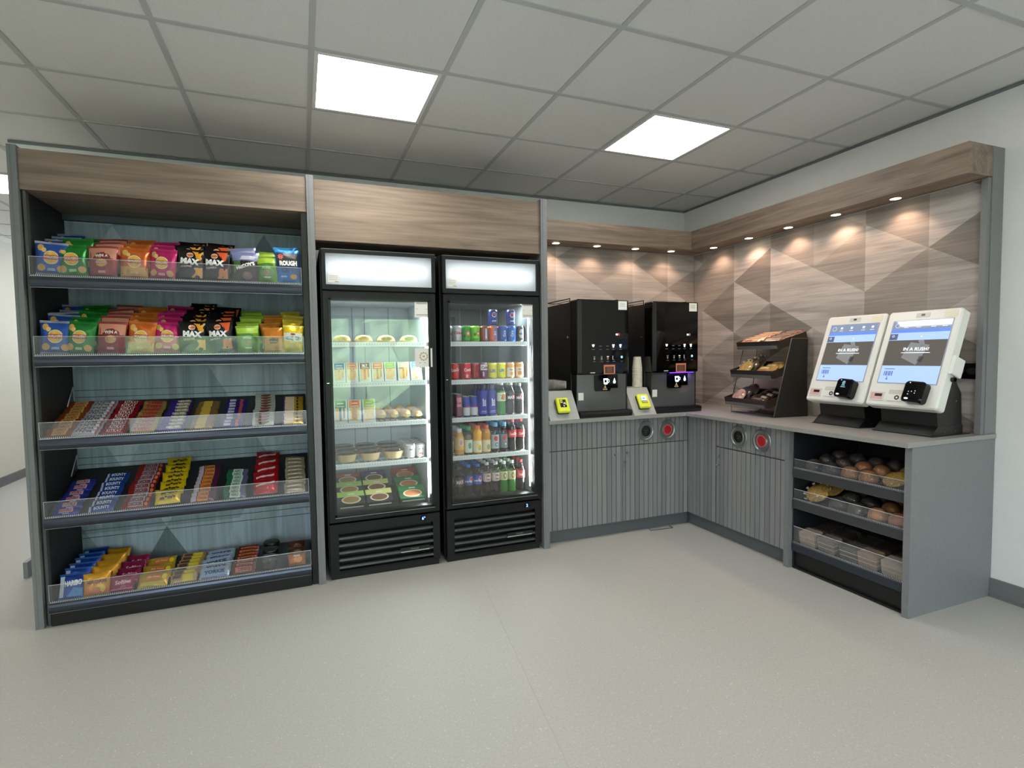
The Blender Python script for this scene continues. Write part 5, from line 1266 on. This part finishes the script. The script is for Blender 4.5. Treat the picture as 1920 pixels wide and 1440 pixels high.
    b = MB(); b.prism([(-0.028, z(0.889)), (-0.035, z(0.912)), (-0.03, z(0.93)), (0.10, z(0.933)), (0.10, z(0.889))], 'x', -w + 0.005, w + 0.006, BLACK)
    b.box(-w + 0.02, w, -0.02, 0.09, z(0.9325), z(0.9345), mat('drip_grid', (46, 47, 48), rough=0.25, metal=0.6)); b.build('drip_tray', t)
    b = MB(); m = mat('rail_black', (18, 18, 18), rough=0.35)
    zt = z(1.722)
    for s in (-1, 1):
        x = s * (w - 0.012)
        b.tube([(x, 0.53, zt), (x, 0.53, zt + 0.03), (x, 0.13, zt + 0.03), (x, 0.13, zt)], 0.0045, m, 6)
        b.tube([(x, 0.53, zt + 0.012), (x, 0.13, zt + 0.012)], 0.002, m, 6)
    b.tube([(w - 0.012, 0.53, zt + 0.03), (-w + 0.012, 0.53, zt + 0.03)], 0.003, m, 6)
    b.build('gallery_rail', t)
    b = MB(); b.lathe([(0.008, 0), (0.008, 0.006), (0.0005, 0.0065)], CHROME, 12, (-w, 0.14, z(1.47)), 'x'); b.build('lock', t)
    if purple:
        b = MB(); b.box(X(0.42), X(0.94), 0.024, 0.03, z(1.189), z(1.1945), PURPLE); part_label(b.build('light_bar', bay), 'glowing purple light bar')
        light('glow', 'AREA', bay, (0.05, 0.015, z(1.185)), (R(-8), 0, 0), 0.5, (0.45, 0.25, 1.0), shape='RECTANGLE', size=0.22, size_y=0.02)
coffee_machine(-1.625, 'black coffee machine beside the tall grey panel', False)
coffee_machine(-0.985, 'black coffee machine near the corner with purple glow at its spout', True)

# ------------------------------------------------------------------ wedge stands, card readers, cups
def wedge(x0, x1, label):
    b = MB(); b.prism([(-0.91, 0.888), (-0.785, 1.084), (-0.60, 1.084), (-0.60, 0.888)], 'x', x0, x1, mat('wedge_grey', (168, 168, 164), rough=0.45, noise=0.04, scale=50))
    tag(b.build('reader_stand', bevel=0.001), label, 'stand', 'sloping grey stands for the card readers')
wedge(-1.872, -1.64, 'sloping grey stand between tall panel and first coffee machine')
wedge(-1.185, -0.99, 'sloping grey stand between the two coffee machines')
YEL = mat('reader_yellow', (226, 232, 40), rough=0.35)
def reader(x, label, lit):
    t = thing('card_reader', label, 'card reader', (x, -0.914 + 0.125 * 0.44, 0.890 + 0.196 * 0.44), 0, 'yellow card readers')
    t.rotation_euler = (R(-32.5), 0, R(-3))
    b = MB(); b.rbox(-0.045, 0.045, -0.058, 0.055, -0.018, -0.001, 0.008, BLACK); b.build('back_shell', t)
    b = MB(); b.rbox(-0.046, 0.046, -0.059, 0.056, -0.036, -0.0182, 0.01, YEL, 4, ch=0.006); b.box(-0.02, 0.02, -0.0365, -0.0358, -0.052, -0.046, mat('reader_slot', (200, 210, 120), rough=0.4)); b.build('front_shell', t)
    b = MB(); SC = mat('reader_screen', (170, 214, 226), emit=1.2) if lit else mat('reader_window', (20, 22, 18), rough=0.15)
    b.box(-0.024, 0.024, -0.0372, -0.036, -0.022, 0.038, mat('reader_bezel', (18, 18, 16), rough=0.2))
    f = flat(-0.0376, 0, 0)
    if lit:
        b.rect(f, -0.023, 0.023, -0.002, 0.037, SC, 1, 1); b.rect(flat(-0.038), -0.012, 0.01, 0.012, 0.02, mat('screen_line', (70, 120, 140), rough=0.5), 1, 1)
        for q in (-0.014, 0.0, 0.014): b.text(f, 'W', q, -0.012, 0.01, YEL)
    else:
        b.rect(f, -0.02, -0.002, 0.012, 0.034, YEL, 1, 1); b.rect(flat(-0.038), -0.015, -0.007, 0.019, 0.028, BLACK, 1, 1)
        b.decal(f, 0.012, 0.01, [(0.0, 0.0), (0.006, 0.016), (0.018, 0.014), (0.022, -0.006), (0.016, -0.002), (0.012, 0.006)], PAPER, 1); b.ell(f, 0.004, -0.012, 0.006, 0.005, PAPER, 12, 1)
    b.build('screen', t)
reader(-1.758, 'yellow card reader with dark window beside the tall grey panel', False)
reader(-1.085, 'yellow card reader with lit screen between the coffee machines', True)
CUPM = mat('paper_cup', (222, 214, 194), rough=0.6, noise=0.06, scale=60)
b = MB(); b.lathe([(0.038, 0.0), (0.0395, 0.002), (0.038, 0.005), (0.028, 0.092), (0.026, 0.088), (0.0005, 0.088)], CUPM, 24)
cup_me = b.data('paper_cup')
for k in range(13):
    o = bpy.data.objects.new('paper_cup', cup_me); S.collection.objects.link(o)
    o.location = (-1.0285 + random.uniform(-.0006, .0006), -0.715, 1.0855 + k * (0.0118 if k < 12 else 0.0118)); o.rotation_euler = (0, 0, k)
    tag(o, 'upturned white paper cup topping the stack between the coffee machines' if k == 12 else 'white paper cup, %s up in the stack between the coffee machines' % ['first', 'second', 'third', 'fourth', 'fifth', 'sixth', 'seventh', 'eighth', 'ninth', 'tenth', 'eleventh', 'twelfth'][k], 'cup', 'stacked paper cups')
t = thing('cup_sleeve', 'clear sleeve of paper cups lying on the stand beside the tall panel', 'cups', (-1.768, -0.695, 1.0855), 0)
t.rotation_euler = (0, 0, R(52))
b = MB(); pr = []
for k in range(12): pr += [(0.036, k * 0.011), (0.0385, k * 0.011 + 0.003), (0.0365, k * 0.011 + 0.006)]
pr += [(0.034, 0.14), (0.027, 0.205), (0.0005, 0.206)]
b.lathe(pr, mat('sleeved_cups', (150, 144, 134), rough=0.5, noise=0.2, scale=40), 22, (0.0, 0.09, 0.0395), 'y'); b.build('cup_row', t)
b = MB(); b.lathe([(0.0392, 0.0), (0.0392, 0.15), (0.033, 0.20)], FILM, 22, (0, 0.092, 0.0395), 'y'); b.build('clear_sleeve', t)
b = MB(); b.disc(0.0275, 0.2065, mat('cup_base', (206, 206, 202), rough=0.6), 20, (0, 0.09, 0.0395), 'y'); b.build('cup_bottom', t)

# ------------------------------------------------------------------ ordering kiosks
SCR = lambda key, c, e=0.85: mat('screen_' + key, c, rough=0.04, emit=e, spec=0.6)
def kiosk(yc, label, tex):
    t = thing('ordering_kiosk', label, 'kiosk', (-0.27, yc, 0.887), -PI / 2, 'white self-checkout kiosks on the worktop')
    th = R(21); T = Matrix.Translation((0, -0.187, 0.148)) @ Matrix.Rotation(-th, 4, 'X')
    W, HH, D = 0.1875, 0.563, 0.062
    b = MB(); b.rbox(-W, W, 0.0, HH, 0.0, D, 0.016, WHITE, 5, T, ch=0.008); body = b.build('housing', t)
    def fn(y): return lambda u, v: T @ Vector((u, y, v))
    # sensor and sticker, moulded recesses
    b = MB(); b.box(-0.035, 0.035, -0.0015, 0.0, 0.518, 0.545, mat('camera_plate', (206, 204, 198), rough=0.4), T); b.box(-0.009, 0.009, -0.003, -0.001, 0.527, 0.538, BLACK, T); part_label(b.build('camera', body), 'small black camera')
    b = MB(); b.box(0.105, 0.168, -0.0012, 0.0, 0.512, 0.548, mat('kiosk_sticker', (232, 226, 206), rough=0.7), T); b.build('sticker', body)
    b = MB(); b.box(-0.168, -0.09, -0.004, 0.001, 0.028, 0.08, mat('recess_rim', (222, 220, 214), rough=0.4), T); b.box(-0.163, -0.095, -0.0045, -0.003, 0.034, 0.074, mat('recess_red', (214, 176, 170), rough=0.4), T)
    b.box(-0.14, -0.1, -0.005, -0.004, 0.052, 0.068, BLACK, T); part_label(b.build('barcode_scanner', body), 'reddish scanner window')
    b = MB(); b.box(-0.068, 0.01, -0.003, 0.001, 0.03, 0.094, mat('recess_grey', (206, 204, 198), rough=0.4), T); b.box(-0.066, 0.008, -0.006, -0.003, 0.03, 0.068, WHITE, T)
    b.lathe([(0.013, 0.006), (0.011, 0.0065), (0.0005, 0.0055)], mat('receipt_slot', (40, 40, 42), rough=0.3), 18, (-0.018, 0, 0.05), 'y', T); b.build('receipt_outlet', body)
    # screen
    s0, s1, z0, z1 = -0.145, 0.155, 0.135, 0.5
    b = MB(); b.box(s0 - 0.004, s1 + 0.004, -0.002, 0.0, z0 - 0.004, z1 + 0.004, mat('screen_bezel', (160, 166, 176), rough=0.3), T)
    g = fn(-0.0026); b.rect(g, s0, s1, z0, z1, SCR('blue', (160, 186, 236), 0.7), 1, 1)
    g = fn(-0.0032)
    b.rect(g, s0, s1, 0.448, z1, SCR('grey', (112, 124, 150)), 1, 1); b.rect(g, s0, s1, 0.43, 0.448, SCR('royal', (92, 124, 206)), 1, 1)
    b.rect(g, s0, s0 + 0.042, 0.388, 0.424, SCR('slate', (76, 86, 110)), 1, 1)
    b.rect(g, s0, s1, 0.235, 0.385, SCR('photo', (84, 80, 76), 0.7), 1, 1)
    b.rect(g, s0 + 0.002, s0 + 0.055, 0.235, 0.242, SCR('photo2', (96, 88, 80), 0.6), 1, 1)
    g = fn(-0.0036)
    b.poly([g(a, c) for a, c in ((-0.055, 0.282), (0.03, 0.24), (0.075, 0.385 - 0.03), (-0.025, 0.372))], SCR('photo_pale', (120, 122, 124), 0.7))
    b.poly([g(a, c) for a, c in ((0.01, 0.385), (0.04, 0.385), (0.06, 0.33), (0.04, 0.33))], SCR('photo_pale', (120, 122, 124), 0.7))
    b.poly([g(a, c) for a, c in ((0.03, 0.262), (0.055, 0.255), (0.062, 0.285), (0.038, 0.292))], SCR('photo_dark', (60, 60, 62), 0.6))
    g = fn(-0.0042); WH = SCR('white', (236, 240, 248), 0.95)
    b.text(g, 'IN A RUSH?', 0.012, 0.332, 0.019, WH, bold=0.012); b.rect(g, -0.062, 0.086, 0.309, 0.312, WH, 1, 1)
    ICN = SCR('icon', (206, 214, 230), 0.8)
    b.ell(g, s0 + 0.028, 0.474, 0.014, 0.014, ICN, 16, 1); b.ell(fn(-0.0046), s0 + 0.028, 0.474, 0.012, 0.012, SCR('grey', (112, 124, 150)), 16, 1)
    for q in (-0.07, -0.005, 0.07, 0.125): b.rect(g, q - 0.007, q + 0.007, 0.471, 0.485, ICN, 1, 1); b.rect(g, q - 0.012, q + 0.012, 0.459, 0.462, ICN, 1, 1)
    b.tube([T @ Vector((s0 + 0.018 + 0.006 * math.cos(a), -0.0042, 0.41 + 0.006 * math.sin(a))) for a in [k * PI / 6 for k in range(12)]], 0.0012, ICN, 5, True)
    NV = SCR('navy', (90, 104, 150), 0.6)
    b.rect(g, s0 + 0.02, s0 + 0.075, 0.213, 0.217, NV, 1, 1)
    for q in range(6): b.rect(g, s0 + 0.022 + q * 0.008, s0 + 0.022 + q * 0.008 + (0.006 if q % 2 else 0.004), 0.175, 0.202, NV, 1, 1)
    b.rect(g, s0 + 0.042, s0 + 0.046, 0.158, 0.17, NV, 1, 1); b.poly([g(s0 + 0.036, 0.158), g(s0 + 0.044, 0.149), g(s0 + 0.052, 0.158)], NV)
    b.rect(g, 0.02, 0.026, 0.4, 0.408, ICN, 1, 1)
    part_label(b.build('screen', body), 'lit touch screen lettered IN A RUSH?')
    # payment terminal
    b = MB(); T2 = T @ Matrix.Translation((0.078, 0, 0.02)) @ Matrix.Rotation(R(3), 4, 'Y')
    b.rbox(-0.052, 0.052, 0.0, 0.115, -0.05, 0.0, 0.02, GLOSSBLACK, 5, T2, ch=0.008)
    f2 = lambda u, v: T2 @ Vector((u, -0.0512, v))
    TM = mat('terminal_text', (130, 190, 206), emit=0.8); TW = mat('terminal_white', (226, 230, 240), emit=0.8)
    if tex:
        for q in range(4): b.rect(f2, -0.012 + (q % 2) * .003, 0.008 - (q % 2) * .002, 0.07 + q * 0.008, 0.074 + q * 0.008, TM, 1, 1)
        b.rect(f2, -0.016, 0.014, 0.06, 0.0635, TM, 1, 1)
    else:
        for q in ((-0.02, 0.052), (-0.005, 0.054), (0.012, 0.058), (0.012, 0.046), (-0.02, 0.038)): b.rect(f2, q[0], q[0] + 0.004, q[1], q[1] + 0.004, TW, 1, 1)
    b.ell(f2, -0.022, 0.103, 0.003, 0.003, TW, 10, 1); b.ell(f2, -0.02, 0.016, 0.011, 0.005, TW, 12, 1)
    part_label(b.build('payment_terminal', body), 'black payment terminal')
    b = MB(); b.rbox(W, W + (0.004 if tex else 0.018), 0.2, 0.3, 0.012, D + 0.03, 0.006, WHITE, 3, T); b.lathe([(0.012, 0), (0.012, 0.016), (0.0005, 0.017)], BLACK, 14, tuple(T @ Vector((W + (0.004 if tex else 0.019), 0.05, 0.18))), 'x'); part_label(b.build('side_latch', body), 'white side latch with black knob')
    # black metal stand
    b = MB(); BM = mat('kiosk_stand_black', (20, 20, 21), rough=0.4)
    b.prism([(-0.16, 0.0), (-0.16, 0.004), (-0.105, 0.052), (0.10, 0.052), (0.10, 0.0)], 'x', -0.15, 0.15, BM)
    b.prism([(-0.10, 0.052), (-0.115, 0.16), (0.03, 0.30), (0.09, 0.22), (0.10, 0.052)], 'x', -0.145, 0.145, BM)
    b.box(-0.16, 0.16, -0.16, 0.15, -0.0005 + 0.0007, 0.003, BM)
    for q in ((-0.05, 0.02), (0.04, 0.02), (0.04, 0.18)): b.lathe([(0.004, 0.0), (0.0005, 0.003)], STEEL, 8, (0.151, q[0], q[1]), 'x', Matrix.Identity(4))
    part_label(b.build('stand', t), 'black steel kiosk stand')
kiosk(-1.918, 'white ordering kiosk beside the tiered snack stand', True)
kiosk(-2.306, 'white ordering kiosk beside the black wall socket', False)

# ------------------------------------------------------------------ tiered snack stand
SB = mat('stand_brown_black', (46, 36, 30), rough=0.45); SG = mat('price_holder', (98, 96, 94), rough=0.3)
st = thing('snack_stand', 'three-tier black wire stand of wrapped biscuits on the worktop', 'stand', (-0.258, -1.262, 0.8875), R(-95))
TIERS = [(-0.20, 0.065), (-0.15, 0.27), (-0.095, 0.478)]        # y of the lip, z of the lip foot
TL_ = 0.225
for k, (y, z) in enumerate(TIERS):
    b = MB(); a = R(16); W = 0.215
    T = Matrix.Translation((0, y, z)) @ Matrix.Rotation(a, 4, 'X')
    b.box(-W, W, 0, TL_, 0.0, 0.004, SB, T); b.box(-W, W, -0.004, 0, 0.0, 0.055, SB, T); b.box(-W, W, TL_, TL_ + 0.004, 0, 0.055, SB, T)
    b.box(-W - 0.004, -W, -0.004, TL_ + 0.004, 0, 0.055, SB, T); b.box(W, W + 0.004, -0.004, TL_ + 0.004, 0, 0.055, SB, T)
    b.box(-0.003, 0.003, 0, TL_, 0.004, 0.05, SB, T)
    tr_ = b.build('tray', st)
    b = MB(); b.box(-W + 0.002, W - 0.025, -0.012, -0.0045, 0.0, 0.022, SG, T); b.build('price_holder', tr_)
b = MB(); WB = mat('stand_wire', (54, 48, 44), rough=0.4)
def leg(x):
    return [(x, 0.12, 0.004), (x, -0.13, 0.004), (x, -0.205 + 0.01, 0.07), (x, -0.02, 0.56), (x, 0.16, 0.60), (x, 0.12, 0.004)]
b.tube([(-0.222, -0.15, 0.07), (-0.222, -0.15, 0.004), (-0.05, -0.08, 0.004), (-0.04, 0.0, 0.05)], 0.003, WB, 8)
b.tube([(-0.224, -0.15, 0.07), (-0.224, -0.04, 0.50)], 0.003, WB, 8); b.tube([(-0.224, 0.04, 0.13), (-0.224, 0.095, 0.55)], 0.003, WB, 8)
b.tube([(0.226, -0.165, 0.004), (0.226, -0.02, 0.545), (0.226, 0.122, 0.545)], 0.0035, mat('stand_edge', (96, 88, 80), rough=0.4), 8)
b.build('wire_frame', st)
b = MB(); b.prism([(-0.16, 0.0), (-0.025, 0.54), (0.125, 0.545), (0.12, 0.3), (0.13, 0.0)], 'x', 0.2195, 0.2225, mat('stand_side', (40, 37, 34), rough=0.5)); b.build('side_sheet', st)
b = MB(); b.box(-0.2, 0.22, -0.02, 0.13, 0.0, 0.003, SB); b.build('foot_plate', st)
bpy.context.view_layer.update()
MS = Matrix.Translation((-0.258, -1.262, 0.8875)) @ Matrix.Rotation(R(-95), 4, 'Z')
def on_tier(k, x, d, o, rz=0, lift=0.0045, tip=0):
    y, z = TIERS[k]; a = R(16)
    o.matrix_world = MS @ Matrix.Translation((0, y, z)) @ Matrix.Rotation(a, 4, 'X') @ Matrix.Translation((x, d, lift)) @ Matrix.Rotation(R(tip), 4, 'X') @ Matrix.Rotation(rz, 4, 'Z')
kind('wafer', packet(0.19, 0.085, 0.015, (196, 150, 122), [('R', -0.7, 0.7, 0.2, 0.8, (206, 170, 140)), ('R', -0.6, 0.2, 0.4, 0.6, (120, 70, 50))], horiz=True, nv=8, seed=61), 'wrapped_wafer')
kind('wafer2', packet(0.19, 0.085, 0.015, (110, 84, 72), [('R', -0.7, 0.7, 0.2, 0.8, (150, 124, 112)), ('R', -0.5, 0.4, 0.3, 0.45, (206, 190, 180))], horiz=True, nv=8, seed=62), 'wrapped_wafer')
kind('flap', packet(0.17, 0.085, 0.02, (196, 156, 92), [('R', -0.8, 0.8, 0.15, 0.4, (150, 104, 56)), ('R', -0.7, 0.3, 0.5, 0.75, (220, 190, 130))], horiz=True, nv=8, seed=63), 'wrapped_flapjack')
kind('brownie', packet(0.17, 0.085, 0.017, (52, 36, 30), [('R', -0.6, 0.5, 0.3, 0.5, (96, 84, 80)), ('R', 0.2, 0.8, 0.6, 0.85, (130, 120, 116))], horiz=True, nv=8, seed=64), 'wrapped_brownie')
def lay(kindk, k, x, d, rz, label, cat, group, n=0.0):
    me, nm = KIND[kindk]; o = bpy.data.objects.new(nm, me); S.collection.objects.link(o)
    y, z = TIERS[k]
    o.matrix_world = MS @ Matrix.Translation((0, y, z)) @ Matrix.Rotation(R(16), 4, 'X') @ Matrix.Translation((x, d, 0.016 + n)) @ Matrix.Rotation(R(rz), 4, 'Z') @ Matrix.Rotation(R(-68), 4, 'X') @ Matrix.Translation((0, 0, -0.04))
    tag(o, label, cat, group)
for r in range(5):
    lay('wafer', 2, -0.11, 0.035 + r * 0.044, random.uniform(-3, 3), 'pinkish wrapped wafer, %s of the top stand tray' % ORD[r], 'biscuit', 'wrapped wafers on the top stand tray', 0.03)
    lay('wafer2', 2, 0.11, 0.035 + r * 0.044, random.uniform(-3, 3), 'grey-brown wrapped wafer, %s of the top stand tray' % ORD[r], 'biscuit', 'wrapped wafers on the top stand tray', 0.03)
for r in range(3):
    lay('flap', 1, 0.1, 0.045 + r * 0.062, random.uniform(-5, 5), 'wrapped golden flapjack, %s of the middle stand tray' % ORD[r], 'flapjack', 'wrapped flapjacks on the stand', 0.028)
for r in range(4):
    lay('brownie', 0, 0.09, 0.04 + r * 0.052, random.uniform(-7, 7), 'wrapped dark brownie, %s of the lowest stand tray' % ORD[r], 'brownie', 'wrapped brownies on the stand', 0.03)
COOK = mat('cookie', (212, 168, 72), rough=0.75, noise=0.35, scale=70)
DCOOK = mat('dark_cookie', (74, 50, 38), rough=0.7, noise=0.4, scale=60)
def cookie_pack(label, m, r, frill, parent_mat, group):
    t = thing('cookie_pack', label, 'cookie', (0, 0, 0), 0, group)
    b = MB(); b.lathe([(r * .8, 0.004), (r, 0.01), (r * .97, 0.02), (r * .6, 0.026), (0.0005, 0.027)], m, 20); b.disc(r * .8, 0.004, m); b.build('cookie', t)
    b = MB(); n = 22
    p = [((r * 1.06 + 0.004 * (k % 2)) * math.cos(2 * PI * k / n), (r * 1.06 + 0.004 * (k % 2)) * math.sin(2 * PI * k / n), 0.006 + 0.012 * (k % 2)) for k in range(n)]
    q = [(r * 0.85 * math.cos(2 * PI * k / n), r * 0.85 * math.sin(2 * PI * k / n), 0.03) for k in range(n)]
    b.mesh(p + q + [(0, 0, 0.034)], [(k, (k + 1) % n, n + (k + 1) % n, n + k) for k in range(n)] + [(n + k, n + (k + 1) % n, 2 * n) for k in range(n)], FILM, True)
    if frill:
        for k in range(0, n, 2):
            a0, a1 = 2 * PI * k / n, 2 * PI * (k + 0.7) / n
            b.mesh([(r * c * math.cos(a), r * c * math.sin(a), z) for a in (a0, a1) for c, z in ((1.04, 0.01), (1.22, 0.022))], [(0, 1, 3, 2)], mat('frill_pale', (214, 206, 176), rough=0.4))
    b.build('wrapper', t); t.matrix_world = parent_mat; return t
def tierM(k, x, d, tip=0, lift=0.006):
    y, z = TIERS[k]
    return MS @ Matrix.Translation((0, y, z)) @ Matrix.Rotation(R(16), 4, 'X') @ Matrix.Translation((x, d, lift)) @ Matrix.Rotation(R(tip), 4, 'X')
for r in range(3):
    cookie_pack('golden cookie with frilled wrapper, %s of the middle stand tray' % ORD[r], COOK if r == 0 else mat('brown_cookie', (120, 84, 52), rough=0.7, noise=0.3, scale=60), 0.06, True, tierM(1, -0.11, 0.062 + r * 0.06, 38, 0.046), 'wrapped cookies on the stand')
for r in range(3):
    cookie_pack(['pastel iced cookie at the front of the lowest stand tray', 'dark wrapped cookie behind the pastel iced one', 'dark wrapped cookie at the back of the lowest stand tray'][r],
                [mat('iced_cookie', (214, 160, 140), rough=0.5, noise=0.5, scale=30), DCOOK, DCOOK][r], 0.058, False, tierM(0, -0.12, 0.06 + r * 0.062, 36, 0.044), 'wrapped cookies on the stand')

# ------------------------------------------------------------------ low pastry tray unit under the worktop
pu = thing('pastry_unit', 'low black tray unit of wrapped cakes under the kiosks', 'tray unit', (-0.645, -2.148, 0), -PI / 2)
PW = 0.333
b = MB(); b.box(-PW, PW, 0.56, 0.58, 0.0, 0.855, DARK); b.build('back_panel', pu)
b = MB(); b.box(-PW - 0.002, -PW + 0.004, 0.0, 0.56, 0.0, 0.855, DARK); b.build('side_panel', pu)
b = MB(); b.box(PW - 0.008, PW - 0.002, 0.02, 0.56, 0.0, 0.855, BLACK); b.build('side_panel', pu)
b = MB(); b.box(-PW + 0.005, PW - 0.009, 0.012, 0.55, 0.0, 0.10, BLACK); b.box(-PW + 0.005, PW - 0.009, -0.006, 0.012, 0.0, 0.012, BLACK); b.build('base', pu)
PT = [(0.577, 0.05, 0.055), (0.384, 0.05, 0.062), (0.118, 0.045, 0.1)]
for k, (z, lh, rh) in enumerate(PT):
    b = MB(); sl = 0.16
    zp = z + lh - 0.012; b.prism([(0.0, zp + 0.002), (0.0, zp - 0.008), (0.46, zp - 0.008 + 0.46 * sl), (0.46, zp + 0.002 + 0.46 * sl)], 'x', -PW + 0.006, PW - 0.01, PLATE); so = b.build('shelf', pu)
    b = MB(); b.box(-PW + 0.006, PW - 0.01, -0.012, 0.0, z - 0.006, z + lh, LIP if k == 2 else mat('pastry_lip', (58, 60, 62), rough=0.4)); b.box(-PW + 0.006, PW - 0.01, -0.0135, -0.012, z + lh - 0.003, z + lh, STEEL); b.build('lip', so)
    b = MB(); z0 = z + lh
    b.box(-PW + 0.008, PW - 0.012, -0.005, -0.002, z0, z0 + rh, ACRYL); b.box(-PW + 0.008, PW - 0.012, -0.0055, -0.0015, z0 + rh, z0 + rh + 0.0016, EDGE); b.box(-PW + 0.008, PW - 0.012, -0.0065, -0.0055, z0, z0 + 0.007, TEETH); b.build('riser', so)
MP = Matrix.Translation((-0.645, -2.148, 0)) @ Matrix.Rotation(-PI / 2, 4, 'Z')
def shelfM(k, x, d, lift=0.004, tip=0):
    z = PT[k][0] + PT[k][1] - 0.012
    return MP @ Matrix.Translation((x, d, z + 0.002 + 0.16 * d + lift)) @ Matrix.Rotation(R(9 + tip), 4, 'X')
BUN = mat('glazed_bun', (190, 122, 58), rough=0.45, noise=0.25, scale=30)
CAKE = mat('dark_cake', (58, 40, 32), rough=0.6, noise=0.4, scale=40)
def bun(label, m, M, group, rx=0.05, ry=0.045, h=0.05):
    t = thing('wrapped_bun', label, 'bun', (0, 0, 0), 0, group)
    p, f = dome(rx, ry, h); b = MB(); b.mesh(p, f, m, True); b.build('bun', t)
    p, f = dome(rx * 1.08, ry * 1.1, h * 1.07); rr = random.Random(len(label)); p = [(x * rr.uniform(1, 1.05), y * rr.uniform(1, 1.05), z * rr.uniform(1, 1.06)) for x, y, z in p]
    b = MB(); b.mesh(p, f[:-1], FILM, True); b.build('wrapper', t); t.matrix_world = M
GP = 'wrapped buns in the pastry unit'
PLN = ['upper', 'middle', 'lowest']
L0 = [(-0.24, 'dark', CAKE), (-0.13, 'dark chocolate', CAKE), (-0.01, 'golden', BUN), (0.095, 'glazed brown', BUN)]
for k, (x, nm, m) in enumerate(L0):
    for r in range(3):
        bun('%s wrapped bun, %s of the upper pastry tray' % (nm, ORD[r]), m if r < 2 else CAKE, shelfM(0, x, 0.06 + r * 0.11, 0.003), GP, h=0.058)
for r in range(3):
    cookie_pack('pale golden cookie, %s of the upper pastry tray' % ORD[r], COOK, 0.06, False, shelfM(0, 0.235, 0.07 + r * 0.125, 0.026, 20), 'wrapped cookies in the pastry unit')
for r in range(3):
    cookie_pack('frilled golden cookie, %s, middle pastry tray' % ORD[r], COOK, 0.066, True, shelfM(1, -0.22, 0.075 + r * 0.13, 0.042, 34), 'wrapped cookies in the pastry unit')
for k, (x, nm, m) in enumerate([(-0.08, 'black', CAKE), (0.03, 'very dark', CAKE), (0.15, 'orange glazed', mat('orange_bun', (214, 140, 60), rough=0.4, noise=0.2, scale=30)), (0.26, 'rust glazed', mat('rust_bun', (190, 104, 56), rough=0.4, noise=0.2, scale=30))]):
    for r in range(3):
        bun('%s wrapped bun, %s of the middle pastry tray' % (nm, ORD[r]), m if r == 0 or m is CAKE else BUN, shelfM(1, x, 0.06 + r * 0.11, 0.003), GP, h=0.055)
for k, (x, nm, m) in enumerate([(-0.245, 'cream pink', mat('cream_slice', (206, 176, 156), rough=0.6, noise=0.15, scale=40)), (-0.12, 'grey brown', mat('grey_slice', (150, 134, 122), rough=0.6, noise=0.2, scale=40)), (0.02, 'dark grey', mat('grey_slice2', (92, 82, 76), rough=0.6, noise=0.2, scale=40)),
                                (0.125, 'toasted', mat('toast_slice', (176, 140, 110), rough=0.6, noise=0.2, scale=40)), (0.255, 'pale pink', mat('pale_slice', (196, 170, 156), rough=0.6, noise=0.2, scale=40))]):
    for r in range(3):
        t = thing('wrapped_slice', '%s wrapped cake slice, %s of the lowest pastry tray' % (nm, ORD[r]), 'cake', (0, 0, 0), 0, 'wrapped cake slices in the pastry unit')
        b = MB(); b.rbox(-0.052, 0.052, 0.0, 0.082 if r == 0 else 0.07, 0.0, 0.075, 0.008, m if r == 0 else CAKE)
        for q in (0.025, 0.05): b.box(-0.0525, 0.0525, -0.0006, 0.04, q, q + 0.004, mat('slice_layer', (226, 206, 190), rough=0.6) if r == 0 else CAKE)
        b.build('slice', t)
        b = MB(); b.rbox(-0.056, 0.056, -0.002, 0.088 if r == 0 else 0.075, -0.004, 0.08, 0.01, FILM); b.build('wrapper', t)
        t.matrix_world = shelfM(2, x, 0.02 + r * 0.115, 0.004)
